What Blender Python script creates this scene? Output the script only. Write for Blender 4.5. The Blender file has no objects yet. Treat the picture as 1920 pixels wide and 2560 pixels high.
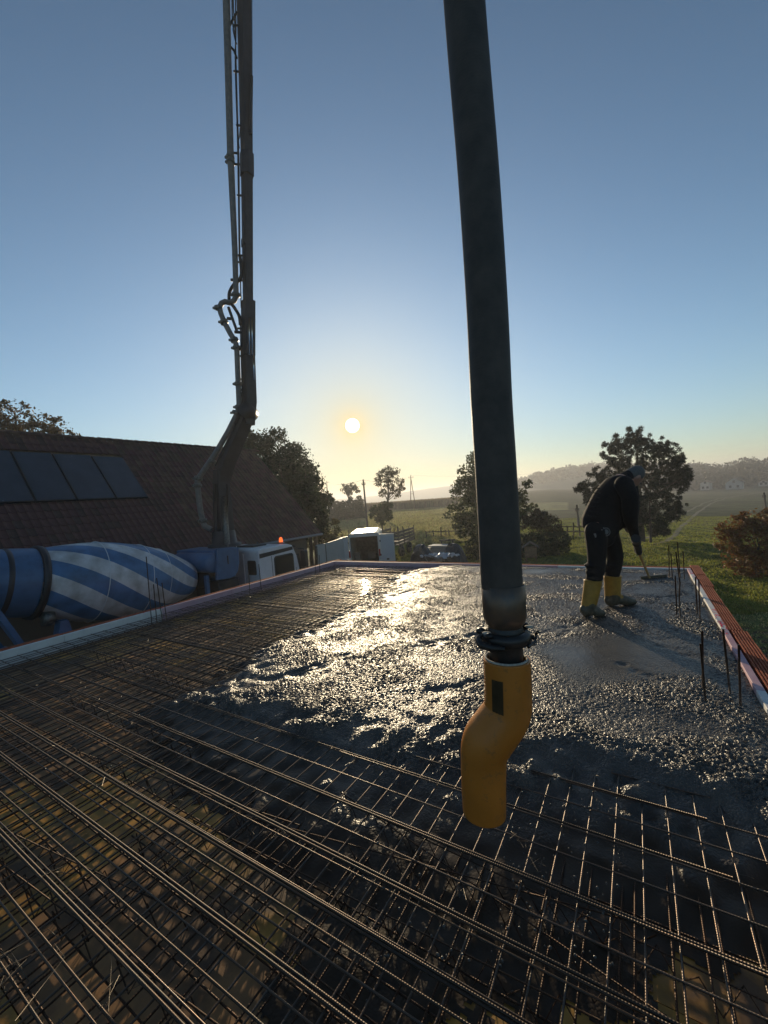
import bpy, bmesh, math, random
import numpy as np
from mathutils import Vector, Matrix, Euler

random.seed(7)
RNG = np.random.default_rng(11)
SC = bpy.context.scene
COL = SC.collection
PI = math.pi

# ------------------------------------------------------------------ camera
FPX, EYE = 1022.0, 1.42            # focal length in photo pixels (1920x2560), eye height over the slab top
_rho, _th, _yaw = math.atan(.0764), math.atan(33.9 / FPX), math.atan2(.527, .850)
_rz = np.array([[math.cos(_yaw), -math.sin(_yaw), 0], [math.sin(_yaw), math.cos(_yaw), 0], [0, 0, 1]])
_F = np.array([0, math.cos(_th), -math.sin(_th)]); _U = np.array([0, math.sin(_th), math.cos(_th)]); _R = np.array([1., 0, 0])
CF = _rz @ _F
CR = _rz @ (math.cos(_rho) * _R - math.sin(_rho) * _U)
CU = _rz @ (math.sin(_rho) * _R + math.cos(_rho) * _U)
EYEP = np.array([0, 0, EYE])
FH = CF.copy(); FH[2] = 0; FH /= np.linalg.norm(FH)          # horizontal heading of the view
RH = np.array([FH[1], -FH[0], 0])                             # horizontal right of the view
cam = bpy.data.cameras.new('camera')
cam.sensor_fit = 'VERTICAL'; cam.sensor_height = 36.0; cam.lens = 36.0 * FPX / 2560
cam.clip_start = .02; cam.clip_end = 6000
camo = bpy.data.objects.new('camera', cam); COL.objects.link(camo)
camo.matrix_world = Matrix(((CR[0], CU[0], -CF[0], 0), (CR[1], CU[1], -CF[1], 0), (CR[2], CU[2], -CF[2], EYE), (0, 0, 0, 1)))
SC.camera = camo

def ray(px, py): return CF + CR * (px - 960) / FPX + CU * (1280 - py) / FPX
def PZ(px, py, z):
    d = ray(px, py); return EYEP + d * (z - EYE) / d[2]
def PX(px, py, x):
    d = ray(px, py); return EYEP + d * x / d[0]
def PD(px, py, t): return EYEP + ray(px, py) * t
def vd(px, d):                                               # a ground spot in the direction of a column, d metres away
    return FH * d + RH * (px - 960) / FPX * d

# ------------------------------------------------------------------ light and sky
SUN = ray(881, 1064); SUN = SUN / np.linalg.norm(SUN)
SUN_EL = math.asin(SUN[2]); SUN_AZ = math.atan2(SUN[0], SUN[1])
SKY_STRENGTH, SUN_STRENGTH, EXPOSURE, HAZE, SKY_SAT = .15, 4.4, 0.10, .0010, .97
w = bpy.data.worlds.new('World'); SC.world = w; w.use_nodes = True
nt = w.node_tree; nt.nodes.clear()
def N(t, **k):
    n = nt.nodes.new(t)
    for a, b in k.items(): setattr(n, a, b)
    return n
out = N('ShaderNodeOutputWorld'); bg = N('ShaderNodeBackground'); bg.inputs[1].default_value = SKY_STRENGTH
sky = N('ShaderNodeTexSky', sky_type='NISHITA', sun_disc=False, sun_elevation=SUN_EL, sun_rotation=SUN_AZ,
        altitude=300, air_density=1.0, dust_density=.5, ozone_density=3.0)
tc = N('ShaderNodeTexCoord'); dt = N('ShaderNodeVectorMath', operation='DOT_PRODUCT')
dt.inputs[1].default_value = tuple(SUN)
nm = N('ShaderNodeVectorMath', operation='NORMALIZE')
nt.links.new(tc.outputs['Generated'], nm.inputs[0]); nt.links.new(nm.outputs[0], dt.inputs[0])
def mth(op, a, b=None, c=None, clamp=False):
    m = N('ShaderNodeMath', operation=op, use_clamp=clamp)
    for i, v in enumerate((a, b, c)):
        if v is None: continue
        if isinstance(v, (int, float)): m.inputs[i].default_value = v
        else: nt.links.new(v, m.inputs[i])
    return m.outputs[0]
ang = mth('ARCCOSINE', mth('MINIMUM', dt.outputs['Value'], 1.0))
deg = mth('MULTIPLY', ang, 180 / PI)
disc = mth('MULTIPLY', mth('SUBTRACT', .98, deg), 8.0, clamp=True)          # the sun's face
aure = mth('EXPONENT', mth('MULTIPLY', deg, -1 / 1.8))                       # the bright ring of hazy air round it
aure2 = mth('EXPONENT', mth('MULTIPLY', deg, -1 / 9.0))
def scl(col, fac):
    m = N('ShaderNodeVectorMath', operation='SCALE'); m.inputs[0].default_value = col
    nt.links.new(fac, m.inputs['Scale']); return m.outputs[0]
def addv(a, b):
    m = N('ShaderNodeVectorMath', operation='ADD'); nt.links.new(a, m.inputs[0]); nt.links.new(b, m.inputs[1]); return m.outputs[0]
DISC_C, AUR_C, AUR2_C = (40, 36, 28), (2.6, 1.15, .10), (0, 0, 0)
# the sky's own glow towards the sun, held down the way thin high haze evens it out
lum = N('ShaderNodeVectorMath', operation='DOT_PRODUCT'); lum.inputs[1].default_value = (.2126, .7152, .0722); nt.links.new(sky.outputs[0], lum.inputs[0])
SKY_P, SKY_K, SKY_C = 1.65, 5.5, 7.0
soft = mth('DIVIDE', mth('MULTIPLY', mth('POWER', lum.outputs['Value'], SKY_P - 1), SKY_K), mth('ADD', mth('POWER', lum.outputs['Value'], SKY_P), SKY_C))
sk = N('ShaderNodeVectorMath', operation='SCALE'); nt.links.new(sky.outputs[0], sk.inputs[0]); nt.links.new(soft, sk.inputs['Scale'])
hs = N('ShaderNodeHueSaturation'); hs.inputs['Saturation'].default_value = SKY_SAT; nt.links.new(sk.outputs[0], hs.inputs['Color'])
warm = N('ShaderNodeVectorMath', operation='ADD'); warm.inputs[0].default_value = (.98, 1.04, .99)          # low sun seen through the haze: the glow loses its blue
nt.links.new(scl((-.06, -.24, -.58), mth('EXPONENT', mth('MULTIPLY', deg, -1 / 2.9))), warm.inputs[1])
wm = N('ShaderNodeVectorMath', operation='MULTIPLY'); nt.links.new(hs.outputs[0], wm.inputs[0]); nt.links.new(warm.outputs[0], wm.inputs[1])
tot = addv(addv(addv(wm.outputs[0], scl(DISC_C, disc)), scl(AUR_C, aure)), scl(AUR2_C, aure2))
nt.links.new(tot, bg.inputs[0]); nt.links.new(bg.outputs[0], out.inputs[0])

sl = bpy.data.lights.new('sun', 'SUN'); sl.energy = SUN_STRENGTH; sl.angle = math.radians(.5); sl.color = (1, .80, .52)
so = bpy.data.objects.new('sun', sl); COL.objects.link(so)
so.rotation_euler = Vector(-SUN).to_track_quat('-Z', 'Y').to_euler()

vs = SC.view_settings
SC.display_settings.display_device = 'sRGB'
vs.view_transform = 'Standard'; vs.look = 'None'; vs.gamma = 1; vs.use_curve_mapping = False; vs.exposure = EXPOSURE
SC.render.engine = 'CYCLES'
SC.cycles.use_denoising = True
SC.cycles.max_bounces = 6; SC.cycles.volume_bounces = 0; SC.cycles.transparent_max_bounces = 12
SC.cycles.sample_clamp_indirect = 4.0
SC.render.film_transparent = False

# ------------------------------------------------------------------ materials
MATS = {}
def mat(name, col=(.5, .5, .5), rough=.6, metal=0, spec=.5, var=0, vscale=6, col2=None, bump=0, bscale=40, bdist=.01,
        detail=4, emit=None, estr=0, coord='Object', island=0, translucent=0, thresh=None, stretch=None):
    """principled with optional noise colour variation and fine relief"""
    if name in MATS: return MATS[name]
    m = bpy.data.materials.new(name); m.use_nodes = True; t = m.node_tree; t.nodes.clear(); L = t.links.new
    def n(k, **kw):
        x = t.nodes.new(k)
        for a, b in kw.items(): setattr(x, a, b)
        return x
    o = n('ShaderNodeOutputMaterial'); p = n('ShaderNodeBsdfPrincipled')
    p.inputs['Base Color'].default_value = (*col, 1); p.inputs['Roughness'].default_value = rough
    p.inputs['Metallic'].default_value = metal; p.inputs['Specular IOR Level'].default_value = spec
    tcn = n('ShaderNodeTexCoord'); src = tcn.outputs[coord]
    if stretch:
        mp = n('ShaderNodeMapping'); mp.inputs['Scale'].default_value = stretch; L(src, mp.inputs[0]); src = mp.outputs[0]
    cs = None
    if var or col2:
        nz = n('ShaderNodeTexNoise'); nz.inputs['Scale'].default_value = vscale; nz.inputs['Detail'].default_value = detail
        nz.inputs['Roughness'].default_value = .62
        L(src, nz.inputs['Vector'])
        r = n('ShaderNodeValToRGB'); a, b = thresh or (.32, .68)
        r.color_ramp.elements[0].position = a; r.color_ramp.elements[1].position = b
        c2 = col2 or tuple(min(1, c * (1 + var)) for c in col); c1 = col if col2 else tuple(c * (1 - var) for c in col)
        r.color_ramp.elements[0].color = (*c1, 1); r.color_ramp.elements[1].color = (*c2, 1)
        L(nz.outputs['Fac'], r.inputs[0]); cs = r.outputs[0]
        rr = n('ShaderNodeMapRange'); rr.inputs['To Min'].default_value = max(.02, rough - .12); rr.inputs['To Max'].default_value = min(1, rough + .12)
        L(nz.outputs['Fac'], rr.inputs[0]); L(rr.outputs[0], p.inputs['Roughness'])
    if island:
        g = n('ShaderNodeNewGeometry'); h = n('ShaderNodeHueSaturation')
        mr = n('ShaderNodeMapRange'); mr.inputs['To Min'].default_value = 1 - island; mr.inputs['To Max'].default_value = 1 + island
        L(g.outputs['Random Per Island'], mr.inputs[0]); L(mr.outputs[0], h.inputs['Value'])
        mh = n('ShaderNodeMapRange'); mh.inputs['To Min'].default_value = .47; mh.inputs['To Max'].default_value = .53
        mm = n('ShaderNodeMath', operation='FRACT'); m7 = n('ShaderNodeMath', operation='MULTIPLY'); m7.inputs[1].default_value = 7.31
        L(g.outputs['Random Per Island'], m7.inputs[0]); L(m7.outputs[0], mm.inputs[0]); L(mm.outputs[0], mh.inputs[0]); L(mh.outputs[0], h.inputs['Hue'])
        if cs is None: h.inputs['Color'].default_value = (*col, 1)
        else: L(cs, h.inputs['Color'])
        cs = h.outputs[0]
    if cs is not None: L(cs, p.inputs['Base Color'])
    if bump:
        bn = n('ShaderNodeTexNoise'); bn.inputs['Scale'].default_value = bscale; bn.inputs['Detail'].default_value = 5
        L(src, bn.inputs['Vector'])
        b = n('ShaderNodeBump'); b.inputs['Strength'].default_value = bump; b.inputs['Distance'].default_value = bdist
        L(bn.outputs['Fac'], b.inputs['Height']); L(b.outputs[0], p.inputs['Normal'])
    if emit:
        p.inputs['Emission Color'].default_value = (*emit, 1); p.inputs['Emission Strength'].default_value = estr
    sh = p.outputs[0]
    if translucent:
        tr = n('ShaderNodeBsdfTranslucent'); tr.inputs['Color'].default_value = (*[min(1, c * 1.6) for c in col], 1)
        if cs is not None: L(cs, tr.inputs['Color'])
        mx = n('ShaderNodeMixShader'); mx.inputs[0].default_value = translucent
        L(p.outputs[0], mx.inputs[1]); L(tr.outputs[0], mx.inputs[2]); sh = mx.outputs[0]
    L(sh, o.inputs[0]); MATS[name] = m
    return m

# ------------------------------------------------------------------ mesh building
class MB:
    def __init__(s): s.v = []; s.f = []; s.n = 0; s.smooth = []
    def add(s, v, f, smooth=False):
        v = np.asarray(v, float).reshape(-1, 3); s.v.append(v)
        s.f += [tuple(i + s.n for i in q) for q in f]; s.smooth += [smooth] * len(f); s.n += len(v)
        return s
    def box(s, c, d, R=None):
        c = np.asarray(c, float); d = np.asarray(d, float) / 2
        v = np.array([[x, y, z] for z in (-1, 1) for y in (-1, 1) for x in (-1, 1)], float) * d
        if R is not None: v = v @ np.asarray(R).T
        return s.add(v + c, [(0, 2, 3, 1), (4, 5, 7, 6), (0, 1, 5, 4), (2, 6, 7, 3), (0, 4, 6, 2), (1, 3, 7, 5)])
    def bar(s, a, b, wd, dp, up=(0, 0, 1)):                  # a rectangular bar from a to b
        a = np.asarray(a, float); b = np.asarray(b, float); t = b - a; L = np.linalg.norm(t); t /= L
        x = np.cross(t, up); x /= np.linalg.norm(x); y = np.cross(x, t)
        return s.box((a + b) / 2, (wd, L, dp), np.stack([x, t, y], 1))
    def tube(s, pts, r, seg=8, caps=True, r2=None, hint=None, smooth=True):
        P = np.asarray(pts, float); k = len(P)
        r = np.full(k, r) if np.isscalar(r) else np.asarray(r, float)
        r2 = r if r2 is None else (np.full(k, r2) if np.isscalar(r2) else np.asarray(r2, float))
        T = np.gradient(P, axis=0); T /= np.linalg.norm(T, axis=1)[:, None] + 1e-12
        if hint is not None: u = np.asarray(hint, float)
        else: u = np.array([0, 0, 1.]) if abs(T[0][2]) < .9 else np.array([1., 0, 0])
        A = np.linspace(0, 2 * PI, seg, endpoint=False); V = []
        for i in range(k):
            e1 = np.cross(T[i], u); e1 /= np.linalg.norm(e1) + 1e-12; e2 = np.cross(e1, T[i])
            if hint is None: u = e2
            V.append(P[i] + np.outer(np.cos(A) * r[i], e1) + np.outer(np.sin(A) * r2[i], e2))
        F = [(i * seg + j, i * seg + (j + 1) % seg, (i + 1) * seg + (j + 1) % seg, (i + 1) * seg + j) for i in range(k - 1) for j in range(seg)]
        s.add(np.concatenate(V), F, smooth)
        if caps:
            o = s.n - k * seg
            s.f += [tuple(o + j for j in range(seg)), tuple(o + (k - 1) * seg + j for j in reversed(range(seg)))]; s.smooth += [False] * 2
        return s
    def lathe(s, prof, seg=24, c=(0, 0, 0), axis=(0, 0, 1), smooth=True):   # prof = [(radius, along)]
        ax = np.asarray(axis, float); ax /= np.linalg.norm(ax); c = np.asarray(c, float)
        u = np.array([1., 0, 0]) if abs(ax[0]) < .9 else np.array([0, 1., 0]); e1 = np.cross(ax, u); e1 /= np.linalg.norm(e1); e2 = np.cross(ax, e1)
        A = np.linspace(0, 2 * PI, seg, endpoint=False)
        V = [c + ax * h + np.outer(np.cos(A) * r, e1) + np.outer(np.sin(A) * r, e2) for r, h in prof]; k = len(prof)
        F = [(i * seg + j, i * seg + (j + 1) % seg, (i + 1) * seg + (j + 1) % seg, (i + 1) * seg + j) for i in range(k - 1) for j in range(seg)]
        return s.add(np.concatenate(V), F, smooth)
    def prism(s, poly, a, b):                                # polygon points (k,3) swept from offset a to offset b
        p = np.asarray(poly, float); k = len(p); a = np.asarray(a, float); b = np.asarray(b, float)
        F = [tuple(range(k)), tuple(range(2 * k - 1, k - 1, -1))] + [(i, k + i, k + (i + 1) % k, (i + 1) % k) for i in range(k)]
        return s.add(np.concatenate([p + a, p + b]), F)
    def ball(s, c, r, seg=10, rings=7, R=None):
        r = np.asarray(r, float) * np.ones(3); V = []
        for i in range(rings + 1):
            th = PI * i / rings
            for j in range(seg):
                V.append((math.sin(th) * math.cos(2 * PI * j / seg), math.sin(th) * math.sin(2 * PI * j / seg), math.cos(th)))
        V = np.array(V) * r
        if R is not None: V = V @ np.asarray(R).T
        F = [(i * seg + j, (i + 1) * seg + j, (i + 1) * seg + (j + 1) % seg, i * seg + (j + 1) % seg) for i in range(rings) for j in range(seg)]
        return s.add(V + np.asarray(c, float), F, True)
    def arrays(s): return (np.concatenate(s.v) if s.v else np.zeros((0, 3)))
    def mesh(s, name, m=None, off=None, weld=False):
        v = s.arrays()
        if off is not None: v = v - np.asarray(off)
        me = bpy.data.meshes.new(name); me.from_pydata(v.tolist(), [], s.f)
        me.polygons.foreach_set('use_smooth', s.smooth)
        if weld:
            b = bmesh.new(); b.from_mesh(me); bmesh.ops.remove_doubles(b, verts=b.verts, dist=1e-4); bmesh.ops.recalc_face_normals(b, faces=b.faces); b.to_mesh(me); b.free()
        if m: me.materials.append(m)
        return me
def fast_mesh(name, v, q, m=None, smooth=True):              # numpy quads or triangles
    me = bpy.data.meshes.new(name); k = q.shape[1]
    me.vertices.add(len(v)); me.vertices.foreach_set('co', np.ascontiguousarray(v, np.float32).ravel())
    me.loops.add(q.size); me.loops.foreach_set('vertex_index', np.ascontiguousarray(q, np.int32).ravel())
    me.polygons.add(len(q)); me.polygons.foreach_set('loop_start', np.arange(0, q.size, k, dtype=np.int32))
    me.polygons.foreach_set('use_smooth', np.full(len(q), smooth))
    me.update(calc_edges=True); me.validate()
    if m: me.materials.append(m)
    return me
def tag(o, label=None, category=None, group=None, kind=None):
    for k, v in (('label', label), ('category', category), ('group', group), ('kind', kind)):
        if v: o[k] = v
    return o
def link(name, me, parent=None, **k):
    o = bpy.data.objects.new(name, me); COL.objects.link(o)
    if parent is not None: o.parent = parent
    return tag(o, **k)
def absloc(o):
    v = Vector(o.location)
    while o.parent is not None: o = o.parent; v = v + o.location
    return np.array(v)
def part(name, mb, m, parent=None, weld=False, **k):          # vertices in world coordinates
    off = absloc(parent) if parent is not None else None
    return link(name, mb.mesh(name, m, off, weld), parent, **k)
def thing(name, loc, label, cat, group=None, rotz=0):
    o = bpy.data.objects.new(name, None); COL.objects.link(o); o.location = loc; o.rotation_euler = (0, 0, rotz); o.empty_display_size = .2
    return tag(o, label, cat, group)
def copy_tree(o, parent=None):
    c = o.copy(); COL.objects.link(c)
    if parent is not None: c.parent = parent
    for ch in list(o.children): copy_tree(ch, c)
    return c
def bevel(o, wd=.02, seg=2):
    b = o.modifiers.new('bevel', 'BEVEL'); b.width = wd; b.segments = seg; b.limit_method = 'ANGLE'; b.angle_limit = math.radians(40)
    return o
def remeshed(mb, voxel, smooth=4, factor=.5):                # one continuous skin over overlapping lofts
    me = mb.mesh('body_form'); o = bpy.data.objects.new('body_form', me); COL.objects.link(o)
    r = o.modifiers.new('r', 'REMESH'); r.mode = 'VOXEL'; r.voxel_size = voxel; r.use_smooth_shade = True
    s = o.modifiers.new('s', 'SMOOTH'); s.iterations = smooth; s.factor = factor
    dg = bpy.context.evaluated_depsgraph_get(); e = o.evaluated_get(dg)
    n = bpy.data.meshes.new_from_object(e); bpy.data.objects.remove(o); bpy.data.meshes.remove(me)
    return n
def spectral(shape, cell, lo, hi, seed, aniso=None):          # band-limited noise field, unit variance; wavelengths lo..hi metres
    r = np.random.default_rng(seed); a = np.fft.rfft2(r.standard_normal(shape))
    fy = np.fft.fftfreq(shape[0], cell)[:, None]; fx = np.fft.rfftfreq(shape[1], cell)[None, :]
    if aniso:
        c, s, st = math.cos(aniso[0]), math.sin(aniso[0]), aniso[1]; fx, fy = (fx * c + fy * s) * st, (-fx * s + fy * c)
    k = np.hypot(fx, fy); a *= (k > 1 / hi) * (k < 1 / lo) / np.maximum(k, 1e-3) ** .6
    o = np.fft.irfft2(a, shape); return o / o.std()

# ------------------------------------------------------------------ terrain
_AZ = np.array([-1.6, -.9, -.1, .14, .37, .56, .72, 1.1, 2.2])        # azimuth from the view's heading
_DS = np.array([0, 30, 60, 85, 120, 160, 220, 300, 450, 800, 1500.])
_HT = np.array([[-3, -3, -3, -3, -3, -3, -3, -3, -3, -4, -4],
                [-3, -3, -3, -3, -3, -3, -3, -3, -3, -4, -4],
                [-3, -3, -2.9, -2.6, -2.1, -2.1, -2.7, -5, -10, -15, -15],
                [-3, -3, -3, -2.8, -2.4, -2.4, -2.9, -5, -10, -15, -15],
                [-3, -3, -3.5, -3.8, -3.8, -3.2, -1.4, -1.0, -3, -8, -12],
                [-3, -3.05, -4., -4.5, -5.4, -6.2, -7, -7, -4, -4, -6],
                [-3, -3.1, -4.4, -5.2, -6.2, -6.8, -7.2, -7.4, -4, -4, -6],
                [-3, -3.1, -4.4, -5.2, -6.2, -6.8, -7.2, -7.4, -4, -4, -6],
                [-3, -3, -3, -3, -3, -3, -3, -3, -3, -4, -4]])
def ground_z(x, y):
    x = np.asarray(x, float); y = np.asarray(y, float)
    r = x * RH[0] + y * RH[1]; f = x * FH[0] + y * FH[1]; d = np.hypot(r, f); az = np.arctan2(r, f)
    i = np.clip(np.searchsorted(_AZ, az) - 1, 0, len(_AZ) - 2); ta = np.clip((az - _AZ[i]) / (_AZ[i + 1] - _AZ[i]), 0, 1); ta = ta * ta * (3 - 2 * ta)
    j = np.clip(np.searchsorted(_DS, d) - 1, 0, len(_DS) - 2); td = np.clip((d - _DS[j]) / (_DS[j + 1] - _DS[j]), 0, 1)
    a = _HT[i, j] * (1 - td) + _HT[i, j + 1] * td; b = _HT[i + 1, j] * (1 - td) + _HT[i + 1, j + 1] * td
    z = a * (1 - ta) + b * ta
    return z + np.clip((d - 9) / 12, 0, 1) * (.055 * np.sin(x * 2.1 + 1.3 * np.sin(y * .9)) * np.sin(y * 1.7 + np.sin(x * 1.1)) + .035 * np.sin(x * 4.3 + y * 2.2)) * np.clip((90 - d) / 50, 0, 1) + (.10 * np.sin(x * .31 + 1) * np.sin(y * .27) + .05 * np.sin(x * .9) * np.sin(y * .8 + 2)) * np.clip((d - 8) / 20, 0, 1)
def gp(px, d):                                               # a point on the ground under column px, d metres away
    p = vd(px, d); p = np.array(p); p[2] = ground_z(p[0], p[1]); return p
def hit_ground(px, py):
    r = ray(px, py); t = 5.0
    while t < 900:
        p = EYEP + r * t
        if p[2] < ground_z(p[0], p[1]): break
        t *= 1.004
    return EYEP + r * t

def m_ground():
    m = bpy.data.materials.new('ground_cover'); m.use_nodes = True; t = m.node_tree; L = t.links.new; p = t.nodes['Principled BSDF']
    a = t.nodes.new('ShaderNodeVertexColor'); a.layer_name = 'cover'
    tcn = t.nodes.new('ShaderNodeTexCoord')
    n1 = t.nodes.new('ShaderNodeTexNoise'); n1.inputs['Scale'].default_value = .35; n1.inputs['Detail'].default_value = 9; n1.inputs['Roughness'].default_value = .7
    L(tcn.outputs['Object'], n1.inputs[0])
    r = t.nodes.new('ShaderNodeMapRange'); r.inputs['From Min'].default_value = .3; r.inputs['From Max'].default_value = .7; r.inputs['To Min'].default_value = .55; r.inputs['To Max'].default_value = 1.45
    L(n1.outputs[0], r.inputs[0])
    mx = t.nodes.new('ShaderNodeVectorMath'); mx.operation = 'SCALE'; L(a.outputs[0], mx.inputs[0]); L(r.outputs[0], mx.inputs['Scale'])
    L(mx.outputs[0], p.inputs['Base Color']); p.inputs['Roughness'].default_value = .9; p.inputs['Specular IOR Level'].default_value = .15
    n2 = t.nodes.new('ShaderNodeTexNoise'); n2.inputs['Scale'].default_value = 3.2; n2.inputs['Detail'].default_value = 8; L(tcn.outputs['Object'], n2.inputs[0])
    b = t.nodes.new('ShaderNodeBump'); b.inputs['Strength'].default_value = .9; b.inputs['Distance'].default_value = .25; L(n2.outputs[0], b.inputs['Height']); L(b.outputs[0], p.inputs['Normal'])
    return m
def build_ground():
    az = np.concatenate([np.linspace(-PI, -.95, 40, endpoint=False), np.linspace(-.95, .95, 330, endpoint=False), np.linspace(.95, PI, 40)])
    ds = np.concatenate([[0.01], np.geomspace(2, 1500, 470)])
    A, Dm = np.meshgrid(az, ds); r = np.sin(A) * Dm; f = np.cos(A) * Dm
    x = r * RH[0] + f * FH[0]; y = r * RH[1] + f * FH[1]; z = ground_z(x, y)
    v = np.stack([x, y, z], -1).reshape(-1, 3); na = len(az); nd = len(ds)
    i = np.arange(nd - 1)[:, None] * na; j = np.arange(na - 1)[None, :]
    q = np.stack([i + j, i + j + 1, i + j + 1 + na, i + j + na], -1).reshape(-1, 4)
    me = fast_mesh('ground', v, q, m_ground())
    # what grows where (real ground colours)
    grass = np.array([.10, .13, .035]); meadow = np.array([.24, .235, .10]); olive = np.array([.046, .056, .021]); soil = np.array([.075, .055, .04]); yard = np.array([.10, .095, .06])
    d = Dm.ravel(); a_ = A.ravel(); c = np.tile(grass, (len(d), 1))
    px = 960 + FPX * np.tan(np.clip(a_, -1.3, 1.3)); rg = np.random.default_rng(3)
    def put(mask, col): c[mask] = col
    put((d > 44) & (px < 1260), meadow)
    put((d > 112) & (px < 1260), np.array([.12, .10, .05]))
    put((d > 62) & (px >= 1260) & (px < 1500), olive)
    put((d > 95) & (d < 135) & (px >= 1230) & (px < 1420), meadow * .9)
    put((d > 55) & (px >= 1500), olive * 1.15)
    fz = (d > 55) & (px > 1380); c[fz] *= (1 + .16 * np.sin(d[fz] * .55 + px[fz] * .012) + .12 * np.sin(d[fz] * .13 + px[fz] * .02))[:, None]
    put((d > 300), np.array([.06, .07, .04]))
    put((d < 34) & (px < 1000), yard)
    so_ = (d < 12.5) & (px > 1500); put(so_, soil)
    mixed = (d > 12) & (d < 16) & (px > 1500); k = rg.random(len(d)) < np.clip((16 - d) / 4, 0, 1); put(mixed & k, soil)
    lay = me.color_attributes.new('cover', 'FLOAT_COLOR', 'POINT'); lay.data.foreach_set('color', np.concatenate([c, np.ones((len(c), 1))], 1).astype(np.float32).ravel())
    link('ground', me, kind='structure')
build_ground()

M_TRACK = mat('track_dirt', (.085, .085, .045), .95, var=.25, vscale=2)
def build_path():
    pts = [hit_ground(*p) for p in ((1640, 1352), (1668, 1328), (1700, 1304), (1735, 1277), (1765, 1259), (1800, 1247), (1850, 1239), (1919, 1228))]
    pts.insert(0, gp(1600, 28)); pts = np.array(pts); k = len(pts); tt = np.linspace(0, k - 1, 90); P = np.stack([np.interp(tt, range(k), pts[:, i]) for i in range(3)], 1)
    for _ in range(8): P[1:-1] = (P[:-2] + P[2:] + 2 * P[1:-1]) / 4
    T = np.gradient(P, axis=0); T[:, 2] = 0; T /= np.linalg.norm(T, axis=1)[:, None]; Nn = np.stack([-T[:, 1], T[:, 0], 0 * T[:, 0]], 1)
    mb = MB()
    for s in (-.8, .8):
        rows = []
        for o in (-.22, 0, .22):
            q = P + Nn * (s + o); q[:, 2] = ground_z(q[:, 0], q[:, 1]) + (.05 if o == 0 else .02); rows.append(q)
        v = np.stack(rows, 1).reshape(-1, 3); n = len(P)
        mb.add(v, [(i * 3 + j, i * 3 + j + 1, i * 3 + 4 + j, i * 3 + 3 + j) for i in range(n - 1) for j in range(2)], True)
    part('path', mb, M_TRACK, kind='structure')
build_path()

# ------------------------------------------------------------------ foliage
def leaf_cloud(centers, radii, n, size, seed, aspect=.55, shell=.3, lobes=None, loose=.25):
    """n leaf quads gathered in fuzzy clumps, some loose between them: returns (verts, quads)"""
    r = np.random.default_rng(seed); centers = np.asarray(centers, float); radii = np.asarray(radii, float)
    if radii.ndim == 1: radii = radii[:, None] * np.ones(3)
    wgt = (radii.prod(1)) ** (2 / 3); idx = r.choice(len(centers), n, p=wgt / wgt.sum())
    d = r.standard_normal((n, 3)); d /= np.linalg.norm(d, axis=1)[:, None]
    rad = np.clip(shell + (1.0 - shell) * r.random(n) ** .6 + np.abs(r.standard_normal(n)) * .16 * (r.random(n) < .4), 0, 1.5)
    c = centers[idx] + d * radii[idx] * rad[:, None]
    if lobes is not None:
        lc, lr = lobes; k = int(n * loose); w2 = lr.prod(1) ** (2 / 3); j = r.choice(len(lc), k, p=w2 / w2.sum()); e = r.standard_normal((k, 3)); e /= np.linalg.norm(e, axis=1)[:, None]
        c[:k] = lc[j] + e * lr[j] * (r.random((k, 1)) ** .4 * 1.12)
    a = r.standard_normal((n, 3)); a[:, 2] -= .35; a /= np.linalg.norm(a, axis=1)[:, None]
    b = np.cross(a, r.standard_normal((n, 3))); b /= np.linalg.norm(b, axis=1)[:, None]
    s = size * (.55 + .9 * r.random(n)); a = a * s[:, None] * .5; b = b * (s * aspect)[:, None] * .5
    v = np.stack([c - a, c - a * .1 + b, c + a, c - a * .1 - b], 1).reshape(-1, 3)
    return v, np.arange(4 * n).reshape(n, 4)
def sub_clumps(centers, radii, k, seed, rs=(.28, .5)):
    """many small clumps over bigger lobes, so the outline stays ragged"""
    r = np.random.default_rng(seed); C, Rr = [], []
    for c, ra in zip(centers, radii):
        ra = np.ones(3) * ra
        for _ in range(k):
            d = r.standard_normal(3); d /= np.linalg.norm(d); C.append(np.asarray(c) + d * ra * (.55 + .5 * r.random())); Rr.append(ra.mean() * r.uniform(*rs) * np.array([1, 1, .8]))
    return np.array(C), np.array(Rr)
M_BARK = mat('bark', (.07, .055, .042), .9, var=.4, vscale=9, bump=.6, bscale=25)
def leafmat(name, c, tr=.35): return mat(name, c, .55, spec=.3, island=.38, translucent=tr)
M_LEAF = leafmat('leaf_green', (.060, .075, .026)); M_LEAFD = leafmat('leaf_dark', (.038, .052, .022)); M_LEAFB = leafmat('leaf_autumn', (.19, .095, .03))
M_LEAFY = leafmat('leaf_olive', (.095, .085, .03)); M_NEEDLE = leafmat('needles', (.020, .030, .015), .12); M_LEAFM = leafmat('leaf_mixed', (.085, .06, .028))
M_HEDGE = leafmat('hedge_leaf', (.035, .045, .022), .2)
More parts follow.
